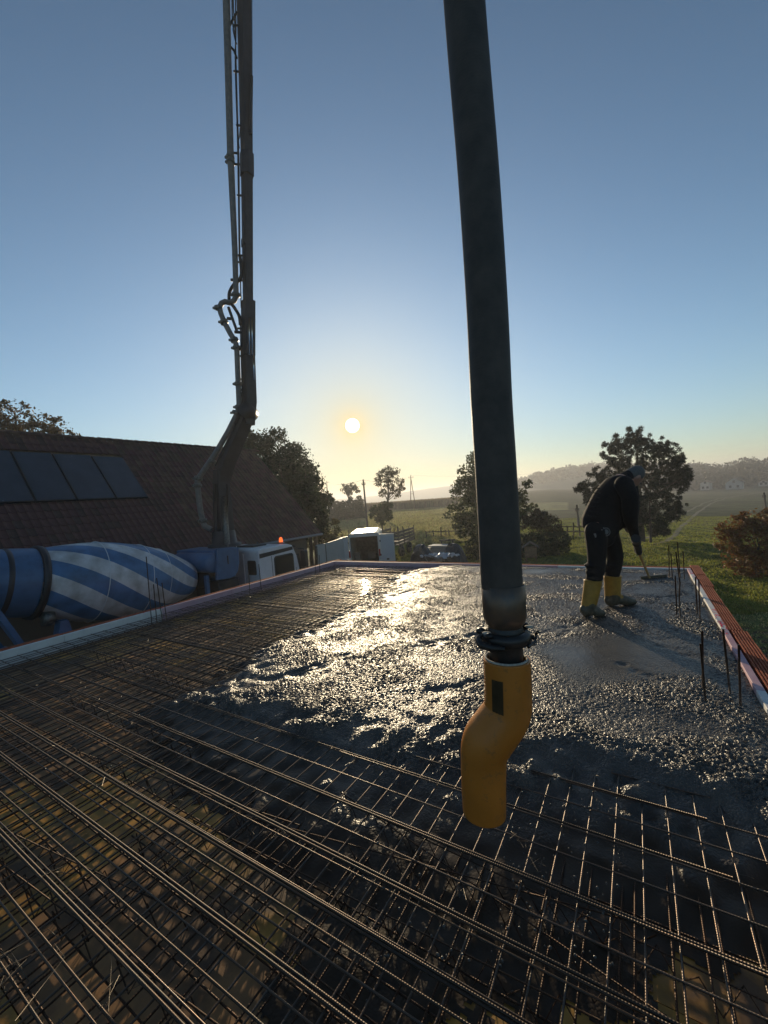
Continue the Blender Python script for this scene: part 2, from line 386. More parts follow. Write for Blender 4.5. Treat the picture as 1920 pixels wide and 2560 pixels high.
def limbs(mb, base, tops, r0, seed, bend=.12):
    r = np.random.default_rng(seed); base = np.asarray(base, float); tops = [np.asarray(t, float) for t in tops]
    hub = np.mean(tops, 0); z0 = base[2]; th = max(.3, (min(t[2] for t in tops) - z0) * .55 + (hub[2] - z0) * .12)
    fork = base + np.array([0, 0, th]) + (hub - base) * np.array([.25, .25, 0])
    hz = np.array([hub[0], hub[1], max(t[2] for t in tops)])
    mid = (fork + hz) / 2 + r.standard_normal(3) * bend * np.array([1, 1, .2])
    mb.tube([base, base + (fork - base) * .5 + r.standard_normal(3) * .04, fork, mid, hz], [r0 * 1.25, r0, r0 * .8, r0 * .45, r0 * .08], 8)
    for t in tops:
        s = fork + (mid - fork) * r.random() * .9; m1 = s + (t - s) * .5 + r.standard_normal(3) * bend * np.linalg.norm(t - s) * .5
        mb.tube([s, m1, t], [r0 * .45, r0 * .26, r0 * .05], 6)
def tree(name, base, lobes, leafm, n, leaf, r0, seed, label, cat='tree', k=9, shell=.3, rs=(.28, .5), aspect=.6, group=None, loose=.3):
    root = thing(name, tuple(base), label, cat, group); L = [np.array(l[:3]) for l in lobes]; Rd = [np.array(l[3:]) if len(l) > 4 else np.ones(3) * l[3] for l in lobes]
    C, Rr = sub_clumps(L, Rd, k, seed, rs); v, q = leaf_cloud(C, Rr, n, leaf, seed + 1, aspect, shell, (np.array(L), np.array(Rd)), loose)
    me = fast_mesh('crown', v - np.asarray(base), q, leafm, False); link('crown', me, root)
    mb = MB(); limbs(mb, base, L, r0, seed + 2)
    rr = np.random.default_rng(seed + 3)
    for i in rr.choice(len(C), min(len(C), 40), replace=False):
        l = L[int(np.argmin([np.linalg.norm(C[i] - x) for x in L]))]; mb.tube([l, (l + C[i]) / 2 + rr.standard_normal(3) * .05, C[i]], [r0 * .16, r0 * .1, r0 * .03], 4)
    part('trunk', mb, M_BARK, root); return root
def lob(px, py, d, r, dz=0):                                  # a foliage lobe seen at a pixel, d metres off, r = pixel radius
    return tuple(PD(px, py, d + dz)) + (r * d / FPX,)

# crowns beyond the roof, beside the house, over the meadow
tree('walnut_tree', gp(60, 25), [lob(-30, 1050, 25, 55), lob(40, 1045, 25, 42), lob(95, 1058, 25, 34), lob(150, 1075, 25, 26), lob(100, 1085, 25.5, 40), lob(0, 1090, 26, 55), lob(185, 1092, 25, 16)],
     M_LEAFM, 4800, .17, .2, 21, 'loose brownish tree crown showing above the tiled roof ridge', k=15, shell=.0, rs=(.16, .36), loose=.25)
tree('broadleaf_tree', gp(735, 33), [lob(640, 1120, 32, 42), lob(685, 1110, 32, 38), lob(735, 1150, 32, 44), lob(655, 1165, 33, 50), lob(710, 1190, 33, 62), lob(770, 1195, 32, 40), lob(745, 1245, 32, 62), lob(790, 1260, 31.5, 38), lob(700, 1270, 34, 60), lob(770, 1300, 31.5, 42), lob(815, 1250, 31, 16), lob(620, 1095, 32, 20)],
     M_LEAFD, 26000, .20, .30, 31, 'tall dense dark tree against the gable end of the tiled house', k=10, shell=.25)
tree('gable_tree', gp(772, 24.6), [lob(728, 1172, 24.6, 24), lob(748, 1205, 24.4, 28), lob(768, 1240, 24, 30), lob(788, 1280, 23.6, 30), lob(803, 1312, 23.4, 22), lob(770, 1200, 25, 26)], M_LEAFD, 6500, .17, .12, 37, 'shaggy dark tree growing right against the gable edge of the tiled roof', k=9, shell=.15)
tree('garden_bush', gp(800, 27), [lob(790, 1330, 27, 24), lob(822, 1325, 27, 26), lob(840, 1345, 27, 20), lob(805, 1355, 27, 26), lob(770, 1350, 27, 24)], M_LEAFY, 3800, .14, .05, 41, 'yellowish green bush below the dark tree, behind the white panels', 'bush', k=8)
tree('sparse_tree', gp(968, 72), [lob(960, 1190, 72, 18), lob(985, 1182, 72, 15), lob(1000, 1205, 72, 12), lob(945, 1205, 72, 12), lob(975, 1212, 72, 16), lob(955, 1232, 72, 11), lob(990, 1232, 72, 13), lob(970, 1176, 72, 12), lob(1005, 1220, 72, 9)],
     M_LEAFY, 3000, .30, .24, 51, 'tall thin-crowned tree standing alone in the meadow beneath the sun', k=16, shell=.0, rs=(.16, .34), loose=.35)
tree('young_tree', gp(952, 52), [lob(945, 1285, 52, 16), lob(960, 1268, 52, 14), lob(968, 1288, 52, 14), lob(935, 1275, 52, 10), lob(952, 1300, 52, 14), lob(975, 1262, 52, 8), lob(930, 1290, 52, 7)], M_LEAF, 3200, .24, .10, 61, 'young bushy tree with upswept branches behind the white van', k=8, shell=.2)
tree('field_tree', gp(873, 105), [lob(860, 1222, 105, 10), lob(878, 1216, 105, 11), lob(890, 1224, 105, 9), lob(870, 1230, 105, 10)], M_LEAFY, 900, .5, .25, 63, 'small pale tree rising over the clipped conifer hedge', k=6, shell=.1)
tree('maple_tree', gp(1215, 33), [lob(1185, 1185, 33, 38), lob(1210, 1165, 33, 40), lob(1165, 1230, 33, 38), lob(1150, 1285, 33, 30), lob(1190, 1300, 33, 38), lob(1230, 1230, 33.5, 60), lob(1245, 1290, 33.5, 55), lob(1300, 1245, 33, 22), lob(1305, 1290, 33, 25), lob(1155, 1320, 32, 22), lob(1195, 1330, 32, 24), lob(1320, 1210, 33, 12), lob(1330, 1270, 33, 12)],
     M_LEAF, 17000, .20, .22, 71, 'broad leafy tree partly hidden behind the hanging hose', k=9, shell=.3)
tree('berry_bush', gp(1350, 28), [lob(1345, 1300, 28, 28), lob(1375, 1310, 28, 26), lob(1320, 1310, 28, 22), lob(1355, 1325, 28, 28), lob(1395, 1325, 28, 14), lob(1345, 1285, 28, 16)], M_LEAFM, 4200, .14, .05, 81, 'brownish rounded bush between the hose and the worker', 'bush', k=8)
tree('autumn_shrub', gp(1880, 17.5), [lob(1850, 1320, 17.5, 38), lob(1905, 1310, 17.5, 40), lob(1825, 1350, 17.5, 34), lob(1890, 1370, 17.5, 50), lob(1850, 1400, 17.5, 36), lob(1940, 1350, 17.5, 50), lob(1905, 1430, 17.5, 40), lob(1805, 1325, 17.5, 16), lob(1945, 1410, 17.5, 40), lob(1955, 1460, 17.5, 36)],
     M_LEAFB, 11000, .115, .06, 91, 'rust brown autumn shrub on the lawn beyond the brick edge', 'shrub', k=11, shell=.1, rs=(.2, .42))

def pine():
    base = gp(1598, 30.5); root = thing('pine_tree', tuple(base), 'wide dark pine tree behind the bending worker', 'tree'); r = np.random.default_rng(5)
    outline = [(1590, 1092, 24), (1560, 1112, 26), (1530, 1120, 22), (1625, 1115, 26), (1660, 1130, 26), (1540, 1160, 34), (1590, 1150, 40), (1640, 1165, 40), (1690, 1150, 18), (1685, 1180, 32), (1500, 1195, 24), (1545, 1210, 40), (1600, 1215, 48), (1655, 1220, 44), (1700, 1205, 22), (1470, 1225, 18), (1450, 1222, 10), (1505, 1240, 30), (1560, 1260, 42), (1620, 1270, 44), (1675, 1265, 32), (1710, 1190, 14), (1478, 1252, 16), (1530, 1285, 26), (1585, 1300, 30), (1640, 1300, 26), (1680, 1290, 14), (1660, 1325, 12), (1635, 1330, 10)]
    C, Rr = [], []
    for px, py, pr in outline:
        dz = r.uniform(-1.6, 1.6) * min(1, pr / 40); c = PD(px, py, 30.5 + dz); ra = pr * 30.5 / FPX
        for _ in range(int(9 + pr * 1.15)):
            d = r.standard_normal(3); d /= np.linalg.norm(d); C.append(c + d * ra * (.2 + 1.0 * r.random() ** .7)); Rr.append(np.ones(3) * r.uniform(.13, .27))
    C = np.array(C); Rr = np.array(Rr); n = 80000
    idx = r.integers(0, len(C), n); d = r.standard_normal((n, 3)); d[:, 2] += .45; d /= np.linalg.norm(d, axis=1)[:, None]
    p0 = C[idx] + d * Rr[idx] * .25; p1 = C[idx] + d * Rr[idx] * (.8 + .5 * r.random((n, 1))); s = np.cross(d, r.standard_normal((n, 3))); s /= np.linalg.norm(s, axis=1)[:, None]; s *= .019
    v = np.stack([p0 - s, p0 + s, p1 + s * .6, p1 - s * .6], 1).reshape(-1, 3)
    link('crown', fast_mesh('crown', v - base, np.arange(4 * n).reshape(n, 4), M_NEEDLE, False), root)
    mb = MB(); top = PD(1592, 1110, 30.5); mid = PD(1597, 1230, 30.5)
    mb.tube([base, (base + mid) / 2, mid, top], [.30, .24, .17, .03], 9)
    for px, py, pr in outline[5:]:
        e = PD(px, py, 30.5 + r.uniform(-.6, .6)); s = mid + (base - mid) * r.uniform(-.5, .55); mb.tube([s, (s + e) / 2 + np.array([0, 0, -.12]), e], [.07, .05, .015], 5)
    part('trunk', mb, M_BARK, root)
    b2 = gp(1622, 29); r2 = thing('pine_sapling', tuple(b2), 'slim bare-stemmed young pine beside the big pine trunk', 'tree')
    mb = MB(); t2 = PD(1624, 1235, 29); mb.tube([b2, (b2 + t2) / 2, t2], [.09, .07, .03], 7)
    for py, sx in ((1300, 30), (1290, -24), (1315, 38), (1270, 20)):
        s = PD(1623, py - 5, 29); mb.tube([s, PD(1623 + sx, py, 29)], [.03, .01], 5)
    part('trunk', mb, M_BARK, r2)
    v, q = leaf_cloud([PD(1645, 1302, 29), PD(1600, 1292, 29), PD(1655, 1318, 29), PD(1640, 1275, 29), PD(1624, 1240, 29)], [.35, .3, .3, .35, .4], 1500, .16, 3, .2, .1)
    link('crown', fast_mesh('crown', v - b2, q, M_NEEDLE, False), r2)
pine()

# hedges
def hedge(name, a, b, width, h, n, leaf, m, label, spiky=0, seed=0):
    a = np.asarray(a, float); b = np.asarray(b, float); r = np.random.default_rng(seed); L = np.linalg.norm(b - a); t = (b - a) / L; s = np.array([-t[1], t[0], 0]); root = thing(name, tuple(a), label, 'hedge')
    k = max(3, int(L / (width * .45))); mb = MB(); hs = []
    for i in range(k):
        p = a + t * L * (i + .5) / k; hh = h * (1 + r.uniform(-.06, .06)) + spiky * r.random(); hs.append((p, hh))
    cs, rs = [], []
    for p, hh in hs:
        for zz in np.arange(.2, hh, width * .4): cs.append(p + s * r.uniform(-.2, .2) * width + np.array([0, 0, zz])); rs.append(np.array([width * .4, width * .4, width * .35]) * (1 - .55 * (zz / hh) ** 4 * (1 if spiky else 0)))
    v, q = leaf_cloud(cs, rs, n, leaf, seed + 1, .6, .55); link('crown', fast_mesh('crown', v - a, q, m, False), root)
    for p, hh in hs[::2]: part('stem', MB().tube([p, p + np.array([0, 0, hh * .8])], [.06, .02], 5), M_BARK, root)
hedge('conifer_hedge', gp(826, 84), gp(908, 88), 2.2, 4.1, 12000, .34, M_HEDGE, 'tall clipped conifer hedge with spiky top at the meadow edge', .9, 5)
hedge('clipped_hedge', gp(1162, 27), gp(1410, 26.5), 1.6, 1.35, 11000, .15, M_LEAFD, 'low dark hedge in shade between the leafy tree and the lawn', 0, 6)

# woods far off, read as one mass
M_WOOD = leafmat('far_wood', (.026, .032, .02), .0)
def forest(name, pts, hgt, n, leaf, seed, conifer=.5):
    r = np.random.default_rng(seed); C, Rr = [], []
    for p in pts:
        hh = hgt * r.uniform(.7, 1.25); w_ = hh * r.uniform(.22, .38); p = np.array(p)
        if r.random() < conifer:
            for k in range(6): z = hh * (k + .5) / 6; C.append(p + [0, 0, z]); Rr.append(np.array([1, 1, .9]) * max(.3, w_ * .75 * (1 - k / 6.3)))
        else:
            for k in range(5): C.append(p + [r.uniform(-.5, .5) * w_, r.uniform(-.5, .5) * w_, hh * r.uniform(.3, .85)]); Rr.append(np.array([1, 1, .9]) * w_ * r.uniform(.6, 1))
    v, q = leaf_cloud(C, Rr, n, leaf, seed + 1, .8, .5); link(name, fast_mesh(name, v, q, M_WOOD, False), kind='stuff')
def hill_mesh(name, crest, seed, depth=160, tone=None):
    """a ridge with a rounded crest: crest = [(px, distance, top z)]"""
    cr = np.array(crest, float); px = np.linspace(cr[0, 0], cr[-1, 0], 160); dd = np.interp(px, cr[:, 0], cr[:, 1]); zz = np.interp(px, cr[:, 0], cr[:, 2]); rows = []
    r = np.random.default_rng(seed); zz = zz + np.convolve(r.standard_normal(160), np.ones(7) / 7, 'same') * .4
    for f_ in np.linspace(-1, 1, 15):
        p = np.array([vd(a, b + f_ * depth) for a, b in zip(px, dd)]); base = ground_z(p[:, 0], p[:, 1]) - .6
        hgt = np.cos(f_ * PI / 2) ** 1.2 if abs(f_) < 1 else 0; p[:, 2] = base + (zz - base) * hgt; rows.append(p)
    v = np.concatenate(rows); n = 160; q = np.array([(i * n + j, i * n + j + 1, (i + 1) * n + j + 1, (i + 1) * n + j) for i in range(14) for j in range(n - 1)])
    link(name, fast_mesh(name, v, q, tone), kind='structure'); return px, dd, zz
M_HILL = mat('hill_cover', (.05, .06, .032), .95, var=.4, vscale=.05)
def hillz(px, d, crest_d, z, depth=160):
    p = vd(px, d); b = float(ground_z(p[0], p[1])) - .6; f_ = (d - crest_d) / depth; k = math.cos(f_ * PI / 2) ** 1.2 if abs(f_) < 1 else 0
    return np.array([p[0], p[1], b + (z - b) * k])
rr = np.random.default_rng(17)
hill_mesh('wooded_hill', [(1215, 520, -6), (1270, 520, -2), (1330, 520, 7), (1400, 520, 13), (1460, 520, 16), (1560, 520, 15), (1700, 520, 8), (1800, 520, 0)], 1, 150, M_HILL)
cx = [1215, 1270, 1330, 1400, 1460, 1560, 1700, 1800]; cz = [-6, -2, 7, 13, 16, 15, 8, 0]
forest('hill_woods', [hillz(p, d, 520, np.interp(p, cx, cz), 150) for p, d in zip(rr.uniform(1225, 1780, 620), rr.uniform(425, 540, 620))], 9, 26000, 2.0, 4, .2)
fp = []
for _ in range(420):
    p = rr.uniform(1640, 2150); d = rr.uniform(225, 330); q = gp(p, d); fp.append(q)
forest('forest_edge', fp, 12, 70000, 1.25, 8, .6)
hill_mesh('far_hills', [(-9000, 1250, 22), (-1200, 1250, 22), (300, 1250, 14), (700, 1250, 9), (930, 1250, 10), (1010, 1250, 14), (1100, 1250, 24), (1190, 1250, 27), (1300, 1250, 24), (1500, 1250, 26), (2000, 1250, 26), (3200, 1250, 26), (9000, 1250, 26)], 2, 240, M_HILL)
M_CORN = leafmat('corn_leaf', (.19, .15, .075), .3)
def corn():
    r = np.random.default_rng(9); n = 26000; px = r.uniform(895, 1275, n); d = 118 + 115 * r.random(n) ** 2.2; p = np.array([vd(a, b) for a, b in zip(px, d)]); z = ground_z(p[:, 0], p[:, 1]); h = 2.2 * r.uniform(.8, 1.15, n)
    a = r.uniform(0, 2 * PI, n); s = np.stack([np.cos(a), np.sin(a), 0 * a], 1) * .20; lean = r.standard_normal((n, 3)) * .25; lean[:, 2] = 0
    b = np.stack([p[:, 0], p[:, 1], z - .05], 1); t = b + lean; t[:, 2] += h; m_ = (b + t) / 2
    v = np.stack([b - s * .3, m_ + s, t, m_ - s], 1).reshape(-1, 3); link('corn_field', fast_mesh('corn_field', v, np.arange(4 * n).reshape(n, 4), M_CORN, False), kind='stuff')
corn()
M_GRASS = leafmat('grass_blade', (.22, .235, .05), .55); M_DRY = leafmat('dry_grass', (.32, .30, .13), .55)
def grass(name, n, pxr, dr, h, wd, m, seed, power=1.0, cond=None):
    r = np.random.default_rng(seed); px = r.uniform(*pxr, n); d = dr[0] + (dr[1] - dr[0]) * r.random(n) ** power
    p = FH[None] * d[:, None] + RH[None] * ((px - 960) / FPX * d)[:, None]
    if cond is not None: k = cond(p, px, d); p, d = p[k], d[k]; n = len(p)
    z = ground_z(p[:, 0], p[:, 1]); b = np.stack([p[:, 0], p[:, 1], z - .01], 1); a = r.uniform(0, 2 * PI, n); s = np.stack([np.cos(a), np.sin(a), 0 * a], 1) * (wd * r.uniform(.6, 1.4, n))[:, None]
    t = b + r.standard_normal((n, 3)) * h * .45 * np.array([1, 1, 0]); t[:, 2] += h * r.uniform(.5, 1.3, n)
    v = np.stack([b - s, b + s, t], 1).reshape(-1, 3); link(name, fast_mesh(name, v, np.arange(3 * n).reshape(n, 3), m, False), kind='stuff')
def on_lawn(p, px, d): return (p[:, 0] > 1.6) | (p[:, 1] > 9.5)
grass('lawn_grass', 150000, (1240, 2100), (12.8, 60), .075, .035, M_GRASS, 12, 1.35, on_lawn)
grass('meadow_grass', 60000, (800, 1280), (36, 125), .28, .10, M_DRY, 13, 1.2)
grass('yard_weeds', 26000, (960, 1260), (20, 40), .12, .05, M_GRASS, 14)
grass('soil_weeds', 7000, (1640, 2200), (7, 14), .07, .02, M_DRY, 15, 1, on_lawn)

# ------------------------------------------------------------------ the building being poured
XL, XR, YF, YN = -6.18, .59, 7.57, -1.6           # inner faces of the slab edge
M_BRICK = mat('clay_brick', (.36, .085, .032), .85, var=.35, vscale=22, bump=.4, bscale=120, bdist=.003)
M_FOAMW = mat('foam_white', (.72, .71, .68), .7, col2=(.60, .58, .56), vscale=5, bump=.2, bscale=160, bdist=.002)
M_FOAMP = mat('foam_pink', (.46, .25, .30), .7, col2=(.55, .38, .42), vscale=4, bump=.2, bscale=160, bdist=.002)
M_PAINT = mat('marking_paint', (.75, .04, .10), .7, var=.2, vscale=30)
M_WALL = mat('block_wall', (.33, .11, .06), .9, var=.25, vscale=4, bump=.4, bscale=30)
shell = thing('building_shell', (-2.8, 3, -3), 'unfinished brick storey whose roof slab is being concreted', 'building')
for c, d in (((XR + .02, 2.985, -1.61), (.27, 9.6, 2.8)), ((XL - .02, 2.985, -1.61), (.27, 9.6, 2.8)), ((-2.795, YF + .02, -1.61), (6.46, .27, 2.8)), ((-2.795, YN - .02, -1.61), (6.46, .27, 2.8))):
    part('wall', MB().box(c, d), M_WALL, shell)
M_DECK = mat('deck_panel', (.56, .29, .045), .5, col2=(.13, .075, .035), vscale=2.3, detail=7, bump=.25, bscale=60, bdist=.003, coord='Object', thresh=(.40, .60), spec=.4)  # brown mud stains; yellow patches brightened in the colour to stand for sunlight
M_DECK2 = mat('deck_panel_worn', (.40, .21, .08), .6, col2=(.11, .07, .045), vscale=2.9, detail=7, bump=.25, bscale=60, bdist=.003, thresh=(.38, .62), spec=.35)
def deck():
    i = 0; y = YN
    while y < YF - .02:
        y2 = min(y + .5, YF); x = XL; off = .9 if i % 2 else 0
        while x < XR - .02:
            x2 = min(x + (2.0 - off), XR); off = 0
            o = link('formwork_panel', MB().box((0, 0, 0), (x2 - x - .004, y2 - y - .004, .021)).mesh('formwork_panel', M_DECK if random.random() < .6 else M_DECK2), shell)
            o.location = Vector(((x + x2) / 2, (y + y2) / 2, -.1925 + random.uniform(-.0015, .0015))) - shell.location
            x = x2
        y = y2; i += 1
deck()
def brick_mesh():
    L, W, Hh = .247, .108, .20; mb = MB(); mb.box((0, 0, -Hh / 2 - .018), (W, L, Hh))
    for k in range(6): mb.box((-W / 2 + .005 + k * (W - .01) / 5, 0, -.009), (.0085, L, .018))
    for k in range(11): mb.box((0, -L / 2 + .005 + k * (L - .01) / 10, -.0115), (W - .001, .0085, .016))
    return mb.mesh('edge_brick', M_BRICK)
BRK = brick_mesh()
def bricks():
    sl_ = shell.location
    def put(x, y, z, rz):
        o = link('edge_brick', BRK, shell); o.location = Vector((x, y, z)) - sl_; o.rotation_euler = (0, 0, rz + random.uniform(-.012, .012))
    y = YN; sec = 0; off = 0
    while y < YF + .1:
        if int(y / 1.55) != sec: sec = int(y / 1.55); off = random.uniform(-.014, .012)
        put(XR + .051 + .06 + off, y + .125, .016 + random.uniform(-.004, .004), 0); put(XL - .051 - .06 + off * .4, y + .125, .014 + random.uniform(-.006, .006), 0); y += .25
    x = XL - .05
    while x < XR + .04: put(x + .125, YF + .051 + .06 + random.uniform(-.004, .004), .016 + random.uniform(-.004, .004), PI / 2); x += .25
bricks()
def foam():
    def board(x0, y0, x1, y1, m, t=.048):
        c = ((x0 + x1) / 2, (y0 + y1) / 2, -.084); d = (abs(x1 - x0), abs(y1 - y0), .2)
        o = part('foam_board', MB().box(c, d), m, shell); bevel(o, .004, 1)
    y = YN; k = 0
    while y < YF - .01:
        y2 = min(y + 1.25, YF)
        board(XL - .048, y + .001, XL, y2 - .001, M_FOAMP if y > 2.2 else M_FOAMW); board(XR, y + .001, XR + .048, y2 - .001, M_FOAMW if k % 3 != 1 else M_FOAMP); y = y2; k += 1
    x = XL - .048; k = 0
    while x < XR + .04:
        x2 = min(x + 1.25, XR + .048); board(x + .001, YF + .001, x2 - .001, YF + .049, M_FOAMP if k < 4 else M_FOAMW); x = x2; k += 1
    # splashes of red marking paint on the strips
    r = random.Random(4)
    def splash(n, x0, x1, y0, y1, z):
        mb = MB()
        for _ in range(n):
            a = np.array([r.uniform(x0, x1), r.uniform(y0, y1), z]); L = r.uniform(.02, .09); th = r.uniform(-.9, .9) + PI / 2; e = np.array([math.cos(th), math.sin(th), 0]); s = np.array([-e[1], e[0], 0]) * r.uniform(.002, .006)
            p = np.array([a - s, a + e * L * .5 - s * 1.6, a + e * L, a + e * L * .4 + s * 1.4, a + s]); p[:, 0] = np.clip(p[:, 0], x0, x1); mb.add(p, [(0, 1, 2, 3, 4)])
        part('paint_mark', mb, M_PAINT, shell, kind='stuff')
    splash(40, XR + .004, XR + .044, 2.2, 2.75, .0185); splash(26, XR + .004, XR + .044, 4.5, 5.4, .0185); splash(14, XR + .004, XR + .044, 6.3, 7.3, .0185)
    splash(16, XL - .045, XL - .004, 3.0, 3.4, .0185); splash(12, XL - .045, XL - .004, 1.25, 1.45, .0185); splash(10, XL - .045, XL - .004, 4.4, 5.2, .0185)
foam()

# ------------------------------------------------------------------ reinforcement
def m_rebar(name, col, rough, ribs=.5):
    m = bpy.data.materials.new(name); m.use_nodes = True; t = m.node_tree; L = t.links.new; p = t.nodes['Principled BSDF']
    tcn = t.nodes.new('ShaderNodeTexCoord'); sx = t.nodes.new('ShaderNodeSeparateXYZ'); L(tcn.outputs['Object'], sx.inputs[0])
    a = t.nodes.new('ShaderNodeMath'); a.operation = 'MULTIPLY'; a.inputs[1].default_value = 2 * PI / .0085; L(sx.outputs[0], a.inputs[0])
    s = t.nodes.new('ShaderNodeMath'); s.operation = 'SINE'; L(a.outputs[0], s.inputs[0])
    b = t.nodes.new('ShaderNodeBump'); b.inputs['Strength'].default_value = ribs; b.inputs['Distance'].default_value = .0012; L(s.outputs[0], b.inputs['Height']); L(b.outputs[0], p.inputs['Normal'])
    nz = t.nodes.new('ShaderNodeTexNoise'); nz.inputs['Scale'].default_value = 7; nz.inputs['Detail'].default_value = 6; L(tcn.outputs['Object'], nz.inputs[0])
    r = t.nodes.new('ShaderNodeValToRGB'); r.color_ramp.elements[0].position = .35; r.color_ramp.elements[1].position = .7
    r.color_ramp.elements[0].color = (*col, 1); r.color_ramp.elements[1].color = (col[0] * 1.5, col[1] * 1.05, col[2] * .8, 1); L(nz.outputs[0], r.inputs[0]); L(r.outputs[0], p.inputs['Base Color'])
    p.inputs['Metallic'].default_value = .75; p.inputs['Roughness'].default_value = rough
    return m
M_BAR = m_rebar('rebar_steel', (.052, .044, .037), .44, .28); M_MESH = m_rebar('mesh_steel', (.085, .075, .066), .36, .12); M_BARD = m_rebar('rebar_rusty', (.055, .038, .028), .5, .3); M_WIRE = mat('tie_wire', (.1, .085, .07), .4, metal=.8)
def bar_mesh(L, d, m, n=10, seed=0):
    r = np.random.default_rng(seed); x = np.linspace(-L / 2, L / 2, n); w_ = np.stack([x, np.cumsum(r.standard_normal(n)) * .0008, np.cumsum(r.standard_normal(n)) * .0008], 1)
    return MB().tube(w_, d / 2, 7).mesh('bar', m)
def mats():
    LA, LB = XR - XL - .06, YF - YN - .06; cx, cy = (XL + XR) / 2, (YF + YN) / 2
    a8 = [bar_mesh(LA, .0072, M_MESH, seed=i) for i in range(3)]; b8 = [bar_mesh(LB, .0076, M_MESH, seed=9 + i) for i in range(3)]
    a7 = [bar_mesh(LA, .0075, M_BARD, seed=20 + i) for i in range(2)]; b7 = [bar_mesh(LB, .0075, M_BARD, seed=30 + i) for i in range(2)]
    up = thing('reinforcement_mat', (cx, cy, -.06), 'upper steel reinforcing mesh with long bars on top, ends under the wet concrete', 'rebar mesh')
    lo = thing('reinforcement_mat', (cx, cy, -.15), 'lower rusty reinforcing mesh lying close above the yellow formwork panels', 'rebar mesh')
    def bar(name, me, root, x, y, z, rz):
        o = link(name, me, root); o.location = (x - cx, y - cy, z - root.location[2]); o.rotation_euler = (random.uniform(0, 6.28), 0, 0) if 0 else (0, random.uniform(-.0007, .0007), rz + random.uniform(-.0012, .0012)); return o
    y = YN + .13; k = 0
    while y < YF - .03: bar('long_bar', a8[k % 3], up, cx, y + random.uniform(-.006, .006), -.0605, 0); y += .15; k += 1
    x = -.046 - 6.1; k = 0
    while x < XR - .02: bar('cross_bar', b8[k % 3], up, x + random.uniform(-.004, .004), cy, -.0685, PI / 2); x += .1; k += 1
    # heavier bars laid loose over the mesh, some doubled
    L2 = 5.9; thick = [bar_mesh(L2, .0105, M_BAR, seed=40 + i) for i in range(3)]; t10 = [bar_mesh(L2 * .9, .0084, M_BAR, seed=50 + i) for i in range(2)]
    for i, (yy, dbl, xo) in enumerate(((.08, 0, -.1), (.245, 1, .1), (.392, 0, 0), (.50, 0, .2), (.598, 1, -.15), (.708, 0, .1), (.84, 1, .25), (.985, 0, -.1), (1.05, 1, .05), (1.24, 1, .3), (1.505, 1, .2), (1.83, 0, .3), (2.125, 0, .2), (2.40, 0, .1), (2.65, 1, .3), (3.0, 0, .2), (3.285, 1, .3), (3.525, 1, .35), (3.9, 0, .1), (4.2, 1, .3), (4.55, 0, .2), (4.9, 1, .3), (5.3, 0, .1), (5.7, 1, .3), (6.1, 0, .2), (6.5, 1, .3), (6.95, 0, .2))):
        for q in range(1 + dbl):
            bar('laid_bar', (thick if dbl else t10)[i % 2], up, cx + (xo * .9 if dbl else .25 + xo * .4) + q * .12, yy + q * .014, -.0505 + random.uniform(0, .002), 0)
    y = YN + .08; k = 0
    while y < YF - .03: bar('long_bar', a7[k % 2], lo, cx, y + random.uniform(-.006, .006), -.156, 0); y += .15; k += 1
    x = XL + .06; k = 0
    while x < XR - .02: bar('cross_bar', b7[k % 2], lo, x + random.uniform(-.01, .01), cy, -.148, PI / 2); x += .1 if k % 3 else .05; k += 1
    # zigzag wire spacers between the two meshes
    mb = MB(); n = 34; zz = [(-.9 + 1.8 * i / n, .02 * (-1) ** (i // 2), (-.09 if i % 2 else 0)) for i in range(n + 1)]
    mb.tube(zz, .0028, 5, smooth=False); mb.tube([(-.9, 0, .003), (.9, 0, .003)], .003, 5); sp = mb.mesh('spacer', M_BARD)
    for (px, py) in ((1000, 2140), (420, 1950), (300, 1790), (200, 2300), (650, 2330), (1250, 2250), (500, 1700), (1500, 2300), (120, 2120), (760, 1560), (330, 1660), (840, 2220)):
        p = PZ(px, py, -.06); o = link('spacer', sp, up); o.location = (p[0] - cx, p[1] - cy, -.073 - up.location[2]); o.rotation_euler = (0, 0, random.uniform(-.3, .3))
    # twisted tie wires
    mb = MB(); r = random.Random(8)
    for _ in range(330):
        x = -.046 - .1 * r.randint(-6, 58); y = r.uniform(1.0, 6.5); p = np.array([x, y, -.055]); a = r.uniform(0, 6.28); L = r.uniform(.02, .05)
        e = np.array([math.cos(a), math.sin(a), r.uniform(.1, 1.2)]); mb.tube([p, p + e * L * .5, p + e * L + np.array([0, 0, -.008])], .0011, 4)
    part('tie_wire', mb, M_WIRE, up, kind='stuff')
    # wire snippets dropped near the edge of the pour
    mb = MB()
    for (px, py, s) in ((1310, 2100, .05), (1345, 2160, .06), (90, 2440, .16), (60, 2380, .14), (250, 2500, .13), (20, 2470, .12), (640, 1850, .06), (400, 1900, .05), (250, 1960, .05), (480, 1830, .05), (700, 2090, .06), (1160, 2240, .05), (160, 2180, .1), (1290, 2090, .04)):
        c = PZ(px, py, -.05)
        for _ in range(2):
            a = r.uniform(0, 6.28); pts = [c + np.array([r.uniform(-1, 1), r.uniform(-1, 1), r.uniform(-.2, .4)]) * s * .7 for _ in range(4)]; mb.tube([tuple(q) for q in np.array(pts)], .0012, 4)
    part('loose_wire', mb, M_WIRE, up, kind='stuff')
mats()

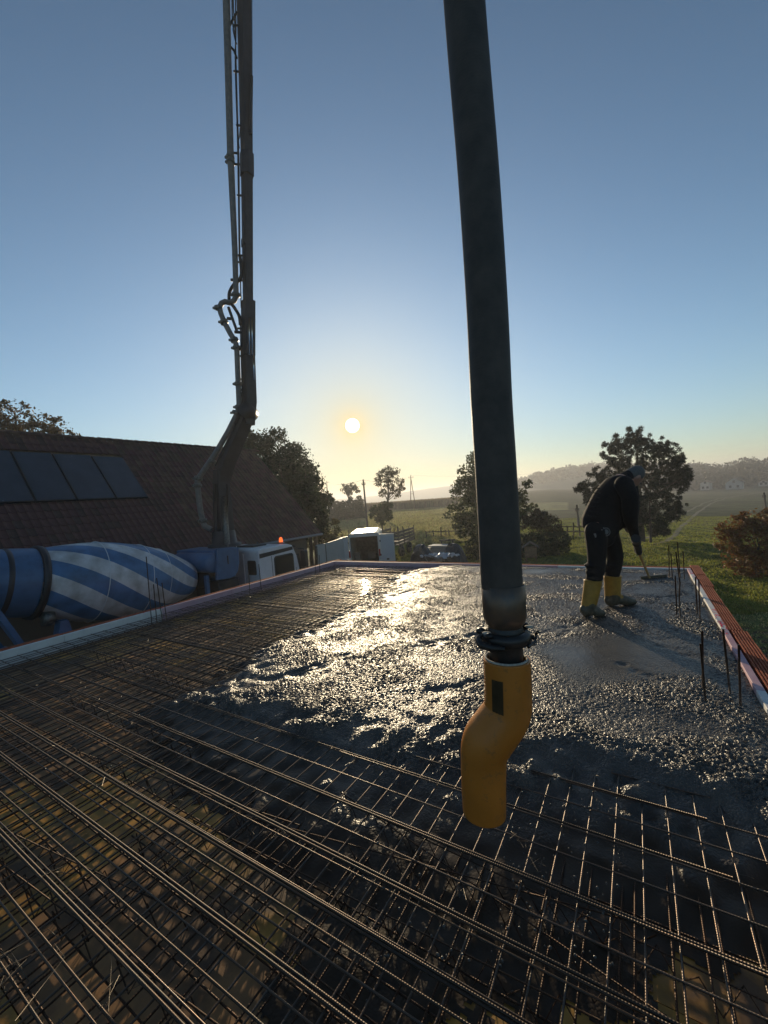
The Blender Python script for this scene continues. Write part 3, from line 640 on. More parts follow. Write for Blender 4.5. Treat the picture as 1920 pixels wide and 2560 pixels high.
# starter bars standing out of the slab edge
def starters():
    m = m_rebar('starter_steel', (.07, .055, .045), .5)
    L = [(.306, 3.321, .39, 'taller bar of the inner pair standing in wet concrete in the nearest foursome'), (.311, 3.152, .37, 'shorter inner bar closest to the hose in the nearest foursome of starter bars'),
         (.455, 3.324, .41, 'starter bar leaning slightly beside the white foam strip, nearest foursome'), (.472, 3.163, .38, 'starter bar nearest the foam strip and camera, last of the nearest foursome'),
         (.292, 5.088, .40, 'inner starter bar of the middle foursome along the brick edge'), (.315, 4.995, .66, 'bent extra tall starter bar in the middle foursome near the brick edge'),
         (.47, 5.156, .38, 'starter bar by the foam strip, farther one of the middle foursome'), (.475, 5.03, .38, 'starter bar by the foam strip, closer one of the middle foursome'),
         (.330, 6.93, .46, 'tall thin starter bar just behind the rake head by the far corner'), (.365, 6.84, .36, 'short starter bar just behind the rake head by the far corner'),
         (.47, 7.0, .50, 'tallest starter bar right at the far brick corner'), (.505, 6.9, .38, 'shorter starter bar right at the far brick corner'),
         (-5.89, 3.075, .86, 'very tall starter bar in front of the striped mixer drum'), (-5.85, 3.127, .46, 'short starter bar next to the very tall one before the mixer drum'),
         (-5.827, 3.194, .54, 'mid-height starter bar, third of four before the mixer drum'), (-5.806, 3.245, .46, 'last short starter bar of the four before the mixer drum'),
         (-5.737, 4.675, .42, 'starter bar in front of the white truck cab rear wall'), (-5.78, 4.969, .42, 'starter bar in front of the white truck cab door'),
         (-5.9, 6.55, .30, 'short starter bar by the pink edge past the truck cab'), (-5.92, 6.72, .30, 'short starter bar close to the far pink edge corner')]
    r = random.Random(2)
    for x, y, h, lab in L:
        lx, ly = r.uniform(-.02, .02), r.uniform(-.02, .02); z0 = -.1
        if 'bent' in lab: pts = [(0, 0, 0), (0, 0, .3), (.012, 0, .45), (-.008, .01, h + .1)]
        elif 'leaning' in lab: pts = [(0, 0, 0), (-.022, .02, h + .1)]
        else: pts = [(0, 0, 0), (lx * .5, ly * .5, h * .5), (lx, ly, h + .1)]
        o = link('starter_bar', MB().tube(pts, .0065, 7).mesh('starter_bar', m), label=lab, category='rebar', group='starter bars standing up along the slab edges'); o.location = (x, y, z0)
starters()

# ------------------------------------------------------------------ wet concrete
def m_concrete():
    m = bpy.data.materials.new('wet_concrete'); m.use_nodes = True; t = m.node_tree; L = t.links.new; p = t.nodes['Principled BSDF']
    tcn = t.nodes.new('ShaderNodeTexCoord'); v = t.nodes.new('ShaderNodeTexVoronoi'); v.inputs['Scale'].default_value = 95; L(tcn.outputs['Object'], v.inputs['Vector'])
    n1 = t.nodes.new('ShaderNodeTexNoise'); n1.inputs['Scale'].default_value = 60; n1.inputs['Detail'].default_value = 6; L(tcn.outputs['Object'], n1.inputs['Vector'])
    ad = t.nodes.new('ShaderNodeMath'); ad.operation = 'SUBTRACT'; L(n1.outputs[0], ad.inputs[0]); L(v.outputs['Distance'], ad.inputs[1])
    at = t.nodes.new('ShaderNodeVertexColor'); at.layer_name = 'grit'; ms = t.nodes.new('ShaderNodeMath'); ms.operation = 'MULTIPLY'; spr = t.nodes.new('ShaderNodeSeparateColor'); L(at.outputs[0], spr.inputs[0]); L(spr.outputs[0], ms.inputs[0]); ms.inputs[1].default_value = 1.0
    b = t.nodes.new('ShaderNodeBump'); b.inputs['Distance'].default_value = .011; L(ms.outputs[0], b.inputs['Strength']); L(ad.outputs[0], b.inputs['Height']); L(b.outputs[0], p.inputs['Normal'])
    n2 = t.nodes.new('ShaderNodeTexNoise'); n2.inputs['Scale'].default_value = 2.2; n2.inputs['Detail'].default_value = 6; L(tcn.outputs['Object'], n2.inputs['Vector'])
    r = t.nodes.new('ShaderNodeValToRGB'); r.color_ramp.elements[0].position = .3; r.color_ramp.elements[1].position = .7; r.color_ramp.elements[0].color = (.052, .044, .036, 1); r.color_ramp.elements[1].color = (.095, .081, .065, 1)
    L(n2.outputs[0], r.inputs[0]); L(r.outputs[0], p.inputs['Base Color'])
    mr = t.nodes.new('ShaderNodeMapRange'); mr.inputs['To Min'].default_value = .28; mr.inputs['To Max'].default_value = .46; L(n2.outputs[0], mr.inputs[0]); L(mr.outputs[0], p.inputs['Roughness']); sp = t.nodes.new('ShaderNodeMapRange'); sp.inputs['From Min'].default_value = .1; sp.inputs['From Max'].default_value = .6; sp.inputs['To Min'].default_value = .22; sp.inputs['To Max'].default_value = .5; L(spr.outputs[1], sp.inputs[0]); L(sp.outputs[0], p.inputs['Specular IOR Level'])
    thin = t.nodes.new('ShaderNodeMapRange'); thin.inputs['From Min'].default_value = .12; thin.inputs['From Max'].default_value = .6; L(spr.outputs[1], thin.inputs[0])
    mxc = t.nodes.new('ShaderNodeMix'); mxc.data_type = 'RGBA'; L(thin.outputs[0], mxc.inputs[0]); mxc.inputs[6].default_value = (.050, .034, .021, 1); L(r.outputs[0], mxc.inputs[7]); L(mxc.outputs[2], p.inputs['Base Color'])
    return m
BOUND = [(-3.66, 7.83), (-3.85, 7.2), (-4.0, 6.6), (-3.62, 5.53), (-3.42, 3.9), (-3.42, 2.9), (-3.3, 2.32), (-3.2, 1.98), (-2.61, 1.8), (-1.97, 1.73), (-1.43, 1.75), (-1.21, 1.91), (-.95, 2.0), (-.58, 2.0), (-.22, 2.09), (.1, 2.12), (.39, 2.1), (.7, 2.15)]
def sdist(X, Y, poly):
    P = np.array(poly); d = np.full(X.shape, 1e9)
    for a, b in zip(P[:-1], P[1:]):
        e = b - a; t = np.clip(((X - a[0]) * e[0] + (Y - a[1]) * e[1]) / (e @ e), 0, 1); d = np.minimum(d, np.hypot(X - a[0] - t * e[0], Y - a[1] - t * e[1]))
    Q = np.array(poly + [(.7, 8.5), (-3.66, 8.5)]); ins = np.zeros(X.shape, bool)
    for a, b in zip(Q, np.roll(Q, -1, 0)):
        c = (a[1] > Y) != (b[1] > Y); xi = a[0] + (Y - a[1]) / (b[1] - a[1] + 1e-12) * (b[0] - a[0]); ins ^= c & (X < xi)
    return np.where(ins, d, -d)
def concrete():
    cell = .011; xs = np.arange(-5.2, XR - .001, cell); ys = np.arange(.55, YF - .001, cell); X, Y = np.meshgrid(xs, ys); sh = X.shape
    s = sdist(X, Y, BOUND)
    big = spectral(sh, cell, .5, 2.2, 1); mid = spectral(sh, cell, .12, .6, 2); flow = spectral(sh, cell, .10, .5, 3, (.5, .45)); agg = spectral(sh, cell, .024, .048, 4); agg2 = spectral(sh, cell, .023, .035, 14)
    s = s + .035 * mid + .05 * big
    wx = np.exp(-((X + .75) / .85) ** 2); f0 = np.interp(s, np.array([-2.0, -.62, -.36, -.12, 0, .12, .35, .8, 3]), [-.25, -.20, -.168, -.12, -.085, -.055, -.018, 0, 0]); left = np.clip((2.6 - Y) / .8, 0, 1)                     # 1 at the near front of the pour, 0 along its side
    kx = np.array([-2.0, -1.15, -.70, -.16, 0, .12, .35, .8, 3]); front = np.interp(s, kx, [-.25, -.182, -.160, -.12, -.085, -.055, -.018, 0, 0])
    side = np.interp(s, [-2, -.30, -.15, 0, .15, .4, .9, 3], [-.26, -.22, -.16, -.085, -.04, -.012, 0, 0])
    front = front * wx + f0 * (1 - wx); z = front * left + side * (1 - left)
    act = .12 + .88 * np.clip((z + .135) / .07, 0, 1)
    # smoother, watery places: near the worker's feet and where the screed has passed
    smooth0 = np.clip(.5 + .9 * big, 0, 1); wet = np.ones(sh)
    for (px, py, rx) in ((1575, 1630, .34), (1345, 1430, .22), (1620, 1480, .2), (1450, 1640, .3)):
        p = PZ(px, py, 0); wet *= 1 - .78 * np.exp(-((X - p[0]) ** 2 + (Y - p[1]) ** 2) / (2 * rx ** 2))
    near = np.clip((2.9 - Y) / .9, 0, 1)
    grit = np.clip(.30 + .80 * smooth0 + .25 * near, .62, 1.15) * wet
    z = z + act * (agg * .0022 * grit + agg2 * .0024 * grit + np.maximum(flow, -1.2) * (.0004 + .0007 * near) + mid * (.0003 + .0010 * near) + big * .003)
    for (x0, y0, x1, y1, dep, wd) in ((690, 1695, 860, 1640, .030, .05), (860, 1650, 1010, 1622, .012, .04), (1010, 1622, 1180, 1588, .030, .05), (1090, 1735, 1200, 1700, .022, .05), (940, 1500, 1060, 1470, .016, .08), (1100, 1560, 1190, 1540, .014, .05),
                                      (1640, 1494, 1700, 1490, .018, .03), (1610, 1580, 1720, 1640, .012, .06), (1560, 1660, 1660, 1700, .016, .05), (1400, 1590, 1480, 1545, .015, .05), (1630, 1452, 1680, 1446, .022, .04), (1290, 1600, 1400, 1570, .014, .05)):
        a, b = PZ(x0, y0, 0)[:2], PZ(x1, y1, 0)[:2]; e = b - a; t = np.clip(((X - a[0]) * e[0] + (Y - a[1]) * e[1]) / (e @ e), 0, 1); dx = X - a[0] - t * e[0]; dy = Y - a[1] - t * e[1]; sg = np.sign(dx * e[1] - dy * e[0]); dd = np.abs(np.hypot(dx, dy) + .022 * mid + .03 * big)
        dep *= .62; z = z - act * dep * np.exp(-(dd / wd) ** 2) * (.4 + .6 * np.abs(np.sin(t * 9 + x0))) + act * dep * .22 * np.exp(-((dd - wd * 1.5) / wd) ** 2) * (sg > 0)
    edge = np.minimum(XR - X, YF - Y); z = np.where(edge < .1, z - .012 * (1 - edge / .1), z)
    keep = z > -.178
    v = np.stack([X, Y, z], -1).reshape(-1, 3); n0, n1 = sh; idx = np.arange(n0 * n1).reshape(sh)
    k = keep[:-1, :-1] | keep[1:, 1:]; q = np.stack([idx[:-1, :-1], idx[:-1, 1:], idx[1:, 1:], idx[1:, :-1]], -1)[k]
    used, inv = np.unique(q, return_inverse=True); v2 = v[used]; q2 = inv.reshape(-1, 4)
    org = np.array([-1.2, 4.5, -.1]); me = fast_mesh('wet_concrete', v2 - org, q2, m_concrete())
    g = (grit * act).ravel()[used]; lay = me.color_attributes.new('grit', 'FLOAT_COLOR', 'POINT'); lay.data.foreach_set('color', np.stack([g, act.ravel()[used], g, np.ones_like(g)], 1).astype(np.float32).ravel())
    o = link('wet_concrete', me, label='freshly poured wet concrete spreading over the steel mesh under the hose', category='concrete'); o.location = org
    # lumps dropped on the bars in front of the pour
    mb = MB(); r = np.random.default_rng(6)
    for _ in range(300):
        px, py = r.uniform(900, 1560), r.uniform(1960, 2420); p = PZ(px, py, -.06); p[2] = -.055 if r.random() < .75 else -.175; R_ = r.uniform(.002, .006); mb.ball(p, R_ * r.uniform(.6, 1.3, 3), 6, 4)
    for _ in range(90):
        px, py = r.uniform(60, 900), r.uniform(1650, 2100); p = PZ(px, py, -.16); p[2] = -.06 if r.random() < .5 else -.17; mb.ball(p, r.uniform(.002, .006) * np.ones(3), 5, 4)
    part('concrete_splatter', mb, mat('splatter', (.07, .066, .06), .3, var=.3, vscale=60), kind='stuff')
    p = PZ(912, 1468, -.176); mb = MB(); A = np.linspace(0, 2 * PI, 40, endpoint=False); R_ = 1 + .25 * np.sin(3 * A + 1) + .15 * np.sin(5 * A)
    mb.add(np.stack([p[0] + .55 * R_ * np.cos(A), p[1] + .9 * R_ * np.sin(A), np.full(40, -.1775)], 1), [tuple(range(40))])
    part('puddle_water', mb, mat('puddle', (.03, .028, .022), .06, spec=.6, bump=.25, bscale=14, bdist=.004), kind='structure')
concrete()

# ------------------------------------------------------------------ the tiled house
EX, EZ, RX, RZ, HY0, HY1 = -14.0, -.12, -18.5, 4.67, -4.0, 16.25
M_TILE = mat('roof_tile', (.115, .055, .040), .8, var=.4, vscale=3.0, bump=.3, bscale=60, bdist=.004, island=.22)
M_TILE2 = mat('roof_tile_weathered', (.085, .046, .036), .85, var=.4, vscale=4, bump=.3, bscale=60, bdist=.004)
M_TIMBER = mat('timber', (.20, .12, .065), .8, var=.35, vscale=8, bump=.3, bscale=30); M_RENDER = mat('plaster', (.16, .13, .10), .9, var=.1, vscale=2)
M_PANEL = mat('collector_glass', (.055, .062, .075), .22, spec=.5, var=.12, vscale=2); M_PFRAME = mat('collector_frame', (.05, .045, .045), .4, metal=.6)
def roof_z(x): return EZ + (RZ - EZ) * (EX - x) / (EX - RX)
def roof_hit(px, py, lift=0):
    d = ray(px, py); nrm = np.array([(RZ - EZ), 0, (EX - RX)]); nrm /= np.linalg.norm(nrm); o = np.array([EX, 0, EZ]) + nrm * lift
    return EYEP + d * (nrm @ (o - EYEP)) / (nrm @ d)
def house():
    cx = -18.5; cy = (HY0 + HY1) / 2; root = thing('tiled_house', (cx, cy, -3), 'long house with red tiled roof and solar panels behind the mixer truck', 'house')
    sl_ = math.hypot(EX - RX, RZ - EZ); up = np.array([RX - EX, 0, RZ - EZ]) / sl_; nrm = np.array([up[2], 0, -up[0]]); along = np.array([0, 1., 0])
    mb = MB(); t = .16
    for sg in (1, -1):
        e = np.array([EX if sg == 1 else 2 * RX - EX, HY0, EZ]); r_ = np.array([RX, HY0, RZ]); nn = np.array([nrm[0] * sg, 0, nrm[2]])
        mb.prism([e - nn * .04, r_ - nn * .04, r_ - nn * (t + .04), e - nn * (t + .04)], (0, .03, 0), (0, HY1 - HY0 - .03, 0))
    part('roof', mb, M_TIMBER, root)
    part('wall', MB().box((cx, cy, -1.6), (7.6, HY1 - HY0 - .8, 2.8)), M_RENDER, root)
    for y in (HY0 + .5, HY1 - .5):
        part('gable', MB().prism([(cx - 3.8, y, -.2), (cx + 3.8, y, -.2), (cx + .15, y, RZ - .5), (cx - .15, y, RZ - .5)], (0, -.1, 0), (0, .1, 0)), M_RENDER, root)
    part('gutter', MB().tube([(EX + .06, HY0, EZ - .06), (EX + .06, HY1, EZ - .06)], .065, 8), mat('zinc', (.3, .3, .3), .4, metal=.8), root)
    for y in (HY1 - .3, HY1 - 3.2, HY1 - 6.2): part('post', MB().box((EX - .15, y, -1.6), (.16, .16, 2.8)), M_TIMBER, root)
    part('bargeboard', MB().bar((EX, HY1 + .02, EZ - .1), (RX, HY1 + .02, RZ - .1), .03, .2, (0, 1, 0)), M_TIMBER, root)
    # tiles
    W, L, rows = .214, .335, int(sl_ / .335)
    xs = np.array([-.5, -.32, -.12, .12, .3, .5]) * W; zs = np.array([.022, .004, 0, .004, .028, .040]); ys = np.array([0, L + .06])
    v = [(x, y, z + (.022 if y == 0 else .0)) for y in ys for x, z in zip(xs, zs)]; v += [(x, 0, z + .004) for x, z in zip(xs, zs)]
    f = [(i, i + 1, 7 + i, 6 + i) for i in range(5)] + [(12 + i, 13 + i, 1 + i, i) for i in range(5)]
    TM = [MB().add(v, f, False).mesh('roof_tile', m) for m in (M_TILE, M_TILE2)]
    pc = [roof_hit(*p) for p in ((-250, 1113), (310, 1148), (375, 1247), (-250, 1278))]
    R3 = np.stack([along * -1, up, nrm], 1); P0 = []; ncol = int((HY1 - HY0) / W)
    for i in range(rows + 1):
        for j in range(ncol):
            P0.append(np.array([EX, HY0 + .1 + (j + .5 + (.5 if 0 else 0)) * W, EZ]) + up * (i * L - .03) + nrm * .005)
    P0 = np.array(P0); vv = (P0 - EYEP); dep = vv @ CF; sx = 960 + FPX * (vv @ CR) / dep; sy = 1280 - FPX * (vv @ CU) / dep
    vis = (dep > 0) & (sx > -30) & (sx < 800) & (sy < 1400)
    inside = np.array([(pc[3] - pc[0]) @ along * 0 == 0 and (p[2] < pc[0][2] - .22 and p[2] > pc[2][2] - .02 and p[1] < np.interp(p[2], [pc[2][2], pc[1][2]], [pc[2][1], pc[1][1]]) - .05) for p in P0])
    order = np.argsort(np.where(vis & ~inside, dep, 1e6)); big = set(order[:300].tolist()); rest = MB(); VV = np.array(v); jit = np.random.default_rng(2)
    for k, p in enumerate(P0):
        j = jit.uniform(-1, 1, 4)
        if k in big:
            o = link('roof_tile', TM[0 if j[0] > -.5 else 1], root); M = Matrix(R3.tolist()).to_4x4(); M = M @ Euler((j[1] * .012, j[2] * .01, j[3] * .008)).to_matrix().to_4x4(); M.translation = Vector(p) - root.location; o.matrix_local = M
        elif not (inside[k] and p[1] < 9):
            rest.add((VV + np.array([j[1] * .004, j[2] * .006, j[3] * .003 + .003])) @ R3.T + p, f)
    part('roof_tiles', rest, M_TILE, root, kind='stuff')
    rm = MB(); A = np.linspace(0, PI, 7)
    v = [(r * math.cos(a), y, r * math.sin(a)) for y, r in ((0, .125), (.40, .10)) for a in A] + [(.085 * math.cos(a), 0, .085 * math.sin(a)) for a in A]
    rt = rm.add(v, [(i, i + 1, 8 + i, 7 + i) for i in range(6)] + [(14 + i, 15 + i, 1 + i, i) for i in range(6)], True).mesh('ridge_tile', M_TILE2)
    y = HY0
    while y < HY1: o = link('ridge_tile', rt, root); o.location = (RX - cx, y - cy, RZ + .0 + 3 + random.uniform(-.008, .008)); y += .36
    # flat collectors set into the roof
    tl, tr, br, bl = [roof_hit(*p, .11) for p in ((0, 1130), (310, 1148), (375, 1247), (0, 1262))]
    joints = [(22, 98), (128, 199.5), (228, 296), (310, 375)]; bottoms = lambda x: 1262 + (1247 - 1262) * x / 375; tops = lambda x: 1130 + 18 * x / 310
    for a, b in zip([(-105, 0)] + joints[:-1], joints):
        q = [roof_hit(a[0], tops(a[0]), .10), roof_hit(b[0], tops(b[0]), .10), roof_hit(b[1], bottoms(b[1]), .10), roof_hit(a[1], bottoms(a[1]), .10)]
        ya = (q[0][1] + q[3][1]) / 2 + .015; yb = (q[1][1] + q[2][1]) / 2 - .015; zt = max(q[0][2], q[1][2]) * .5 + min(q[0][2], q[1][2]) * .5; zb = (q[2][2] + q[3][2]) / 2
        def rp(y, z, l): x = EX - (z - EZ) / (RZ - EZ) * (EX - RX); return np.array([x, y, z]) + nrm * l
        fr = part('solar_panel', MB().prism([rp(ya, zb, 0), rp(yb, zb, 0), rp(yb, zt, 0), rp(ya, zt, 0)], nrm * .02, nrm * .105), M_PFRAME, root)
        off = absloc(root)
        g = MB().prism([rp(ya + .04, zb + .03, 0), rp(yb - .04, zb + .03, 0), rp(yb - .04, zt - .03, 0), rp(ya + .04, zt - .03, 0)], nrm * .10, nrm * .109); link('glass', g.mesh('glass', M_PANEL, off), fr)
house()

# ------------------------------------------------------------------ mixer truck with its pump boom
M_BLUE = mat('truck_blue', (.05, .125, .24), .42, var=.18, vscale=5, spec=.5); M_WHITE = mat('truck_white', (.66, .67, .68), .35, var=.06, vscale=3); M_BLACK = mat('black_plastic', (.02, .02, .022), .5)
M_STEELD = mat('boom_grey', (.028, .028, .032), .45, var=.3, vscale=4, spec=.4); M_PIPE = mat('pipe_grey', (.17, .145, .125), .5, var=.25, vscale=7); M_RUBBER = mat('rubber', (.018, .018, .019), .65, var=.3, vscale=14)
M_GLASS = mat('cab_glass', (.02, .025, .03), .06, spec=.6); M_CHROME = mat('bright_metal', (.6, .6, .6), .2, metal=1); M_STEEL = mat('worn_steel', (.16, .145, .125), .45, metal=.6, var=.45, vscale=18)
def m_drum():
    m = bpy.data.materials.new('drum_paint'); m.use_nodes = True; t = m.node_tree; L = t.links.new; p = t.nodes['Principled BSDF']
    tcn = t.nodes.new('ShaderNodeTexCoord'); sx = t.nodes.new('ShaderNodeSeparateXYZ'); L(tcn.outputs['Object'], sx.inputs[0])
    def mm(op, a, b):
        k = t.nodes.new('ShaderNodeMath'); k.operation = op
        for i, q in enumerate((a, b)):
            if isinstance(q, (int, float)): k.inputs[i].default_value = q
            else: L(q, k.inputs[i])
        return k.outputs[0]
    th = mm('ARCTAN2', sx.outputs[2], sx.outputs[0])           # angle round the drum's own axis (object y)
    a = mm('MULTIPLY', th, 7 / (2 * PI)); k = mm('MULTIPLY', sx.outputs[1], 30.7 * 7 / 360); s = mm('ADD', mm('ADD', a, k), DRUM_PHASE); fr = mm('FRACT', mm('ADD', s, 20), 0)
    st = mm('GREATER_THAN', fr, .5)
    nz = t.nodes.new('ShaderNodeTexNoise'); nz.inputs['Scale'].default_value = 3; nz.inputs['Detail'].default_value = 8; L(tcn.outputs['Object'], nz.inputs[0])
    mx = t.nodes.new('ShaderNodeMix'); mx.data_type = 'RGBA'; mx.inputs[6].default_value = (.62, .62, .63, 1); mx.inputs[7].default_value = (.065, .18, .36, 1); L(st, mx.inputs[0])
    md = t.nodes.new('ShaderNodeMix'); md.data_type = 'RGBA'; md.blend_type = 'MULTIPLY'; L(mx.outputs[2], md.inputs[6])
    r = t.nodes.new('ShaderNodeValToRGB'); r.color_ramp.elements[0].position = .3; r.color_ramp.elements[0].color = (.45, .43, .39, 1); r.color_ramp.elements[1].position = .6; L(nz.outputs[0], r.inputs[0]); L(r.outputs[0], md.inputs[7]); md.inputs[0].default_value = .8
    L(md.outputs[2], p.inputs['Base Color']); p.inputs['Roughness'].default_value = .4; return m
DRUM_PHASE = .15
def rrect(c, u, v, w_, h, r, n=5):                             # rounded rectangle outline
    c, u, v = (np.asarray(q, float) for q in (c, u, v)); P = []
    for qx, qy, a0 in ((1, 1, 0), (-1, 1, PI / 2), (-1, -1, PI), (1, -1, 1.5 * PI)):
        for i in range(n): a = a0 + PI / 2 * i / (n - 1); P.append(c + u * (qx * (w_ / 2 - r) + math.cos(a) * r) + v * (qy * (h / 2 - r) + math.sin(a) * r))
    return P
def wheel(root, c, r=.5, w_=.3, ax=(1, 0, 0)):
    t = part('wheel', MB().lathe([(r * .55, -w_ / 2), (r * .95, -w_ / 2), (r, -w_ * .35), (r, w_ * .35), (r * .95, w_ / 2), (r * .55, w_ / 2)], 24, c, ax), M_RUBBER, root)
    mb = MB().lathe([(0, w_ * .3), (r * .2, w_ * .3), (r * .25, w_ * .15), (r * .55, w_ * .2), (r * .56, w_ * .5)], 20, c, ax); link('rim', mb.mesh('rim', M_STEEL, absloc(root)), t)
def truck():
    TX = -12.2; G = -3.0; root = thing('mixer_truck', (TX, 7.5, G), 'concrete mixer truck with blue and white striped drum and a raised pump boom', 'mixer truck')
    # drum
    a = np.array([TX, 3.754, .073]); b = np.array([TX, 7.774, -.694]); ax = (b - a) / np.linalg.norm(b - a); ly = np.linalg.norm(b - a)
    prof = [(.80, 0), (.90, .45), (.985, .9), (1.03, 1.3), (1.035, 1.75), (1.01, 2.3), (.92, 2.85), (.80, 3.25), (.62, 3.7), (.50, ly - .16), (.2, ly - .05), (0, ly - .04)]
    mb = MB().lathe(prof, 48, (0, 0, 0), (0, 1, 0)); o = link('drum', mb.mesh('drum', m_drum()), root); o.location = Vector(a) - root.location
    o.rotation_euler = Vector(ax).to_track_quat('Y', 'Z').to_euler(); drum = o
    for rr_, hh in ((1.036, 1.2), (1.02, 2.3), (.925, 2.85)): link('weld_seam', MB().lathe([(rr_ - .012, hh - .01), (rr_ + .006, hh), (rr_ - .012, hh + .01)], 48, (0, 0, 0), (0, 1, 0)).mesh('weld_seam', M_WHITE), drum)
    part('drum_ring', MB().lathe([(.78, -.06), (.86, -.06), (.87, 0), (.86, .06), (.78, .06)], 40, a, ax), M_STEELD, root)
    part('drum_mouth', MB().lathe([(.80, -.08), (.775, -.5), (.70, -1.1), (.62, -1.5), (.60, -1.5), (.60, -1.3)], 40, a, ax), M_BLUE, root)
    part('mouth_band', MB().lathe([(.755, -.66), (.775, -.62), (.768, -.56), (.75, -.55)], 40, a, ax), M_STEELD, root)
    # stand at the rear: slanting blue legs and roller pedestal
    part('rear_frame', MB().bar((TX + .95, 2.55, .35), (TX + .95, 3.55, -2.1), .10, .30, (1, 0, 0)), M_BLUE, root); part('rear_frame', MB().bar((TX - .95, 2.55, .35), (TX - .95, 3.55, -2.1), .10, .30, (1, 0, 0)), M_BLUE, root)
    part('frame_crossbar', MB().bar((TX - .9, 3.3, -1.5), (TX + .9, 3.3, -1.5), .14, .14), M_BLUE, root)
    part('roller_bracket', MB().prism([(TX + .45, 3.70, -2.1), (TX + .45, 4.35, -2.1), (TX + .45, 4.2, -1.35), (TX + .45, 4.1, -.85), (TX + .45, 3.95, -.85), (TX + .45, 3.85, -1.3)], (0, 0, 0), (.3, 0, 0)), M_BLUE, root)
    part('drum_roller', MB().lathe([(0, -.1), (.16, -.1), (.16, .1), (0, .1)], 16, (TX + .55, 3.78, -.75), ax), M_STEEL, root)
    ch = part('discharge_chute', MB().prism([(TX + .3 * math.cos(t_), 2.5, -.75 + .3 * math.sin(t_)) for t_ in np.linspace(PI, 2 * PI, 9)] + [(TX + .27 * math.cos(t_), 2.5, -.75 + .27 * math.sin(t_)) for t_ in np.linspace(2 * PI, PI, 9)], (0, 0, 0), (.2, -1.1, -.5)), M_BLUE, root)
    # chassis
    for sx in (-.42, .42): part('chassis_rail', MB().box((TX + sx, 6.6, -2.0), (.1, 8.4, .28)), M_STEELD, root)
    for yy in (3.6, 4.95, 8.7, 10.5):
        for sx in (-1, 1): wheel(root, (TX + sx * 1.0, yy, G + .5), .5, .32, (sx, 0, 0))
        part('axle', MB().tube([(TX - .9, yy, G + .5), (TX + .9, yy, G + .5)], .09, 8), M_STEELD, root)
    for y0, y1 in ((2.9, 5.6), (8.05, 9.3)):
        for sx in (-1, 1): part('mudguard', MB().box((TX + sx * 1.02, (y0 + y1) / 2, G + 1.10), (.36, y1 - y0, .04)), M_BLACK, root)
    part('side_guard', MB().box((TX + 1.18, 6.7, -2.05), (.06, 2.3, .5)), M_STEELD, root)
    # blue tank and body between drum and cab
    q = lambda px, py, x: PX(px, py, x)
    X0 = TX + .95
    p0 = [q(x, y, X0) for x, y in ((543, 1372), (597, 1369), (599, 1405), (596, 1428), (588, 1440), (576, 1446), (543, 1451))]
    o = part('side_panel', MB().prism(p0, (-.10, 0, 0), (0, 0, 0)), M_BLUE, root); bevel(o, .02, 2)
    part('panel_handle', MB().tube([q(569, 1389, X0 + .03), q(571, 1410, X0 + .03)], .02, 6), M_BLACK, root)
    z = float(q(540, 1374, X0)[2]); y0 = float(q(470, 1374, X0 - .4)[1]); y1 = float(q(597, 1369, X0)[1])
    o = part('pump_deck', MB().box((TX - .15, (8.0 + y1) / 2, z - .18), (2.0, y1 - 8.0, .30)), M_BLUE, root); bevel(o, .04, 2)
    o = part('water_tank', MB().lathe([(0, -.95), (.25, -.95), (.32, -.88), (.32, .88), (.25, .95), (0, .95)], 24, (TX - .1, 8.02, z - .42), (1, 0, 0)), M_BLUE, root)
    part('drum_gearbox', MB().lathe([(0, 0), (.3, 0), (.3, .25), (.22, .4), (0, .42)], 18, b + ax * .12, ax), M_STEELD, root)
    o = part('support_box', MB().box((TX + .3, 8.45, -1.35), (1.2, .8, 1.1)), M_STEELD, root); bevel(o, .03, 1)
    part('hopper_bracket', MB().box((TX + .75, 7.75, -1.15), (.12, .10, 1.2)), M_BLUE, root)
    part('work_lamp', MB().ball((TX + 1.12, 9.15, -1.42), (.07, .09, .10), 12, 8), M_WHITE, root)
    # cab
    CX0, CX1 = TX + 1.2, TX - 1.2; Y0, Y1 = 9.47, 11.55
    prof = [(Y0, -1.95), (Y0, -.06), (Y0 + .08, .02), (Y0 + 1.35, .03), (Y0 + 1.62, -.05), (Y1 - .14, -.72), (Y1, -1.15), (Y1, -2.25), (Y1 - .35, -2.35), (Y1 - .4, -2.0), (Y1 - 1.3, -1.95)]
    cab = part('cab', MB().prism([(0, y, zz) for y, zz in prof], (CX1, 0, 0), (CX0, 0, 0)), M_WHITE, root, weld=True); bevel(cab, .05, 3); off = absloc(root)
    def sub(name, mb, m): return link(name, mb.mesh(name, m, off), cab)
    sub('roof_stripe', MB().prism([(CX0, Y0 + .03, -.30), (CX0, Y0 + 1.62, -.22), (CX0, Y0 + 1.60, -.10), (CX0, Y0 + .03, -.15)], (-.01, 0, 0), (.008, 0, 0)), M_BLACK)
    wz = -.74; sub('window_frame', MB().prism(rrect((CX0, Y0 + 1.14, wz), (0, 1, 0), (0, 0, 1), .96, .82, .12), (-.01, 0, 0), (.010, 0, 0)), M_BLACK)
    sub('window', MB().prism(rrect((CX0, Y0 + 1.14, wz), (0, 1, 0), (0, 0, 1), .86, .72, .09), (0, 0, 0), (.014, 0, 0)), M_GLASS)
    sub('door_seam', MB().box((CX0 + .002, Y0 + .56, -1.05), (.008, .016, 1.5)), M_BLACK); sub('door_seam', MB().box((CX0 + .002, Y0 + 1.72, -1.35), (.008, .016, .9)), M_BLACK)
    sub('door_handle', MB().box((CX0 + .015, Y0 + .72, -1.32), (.03, .18, .04)), M_BLACK)
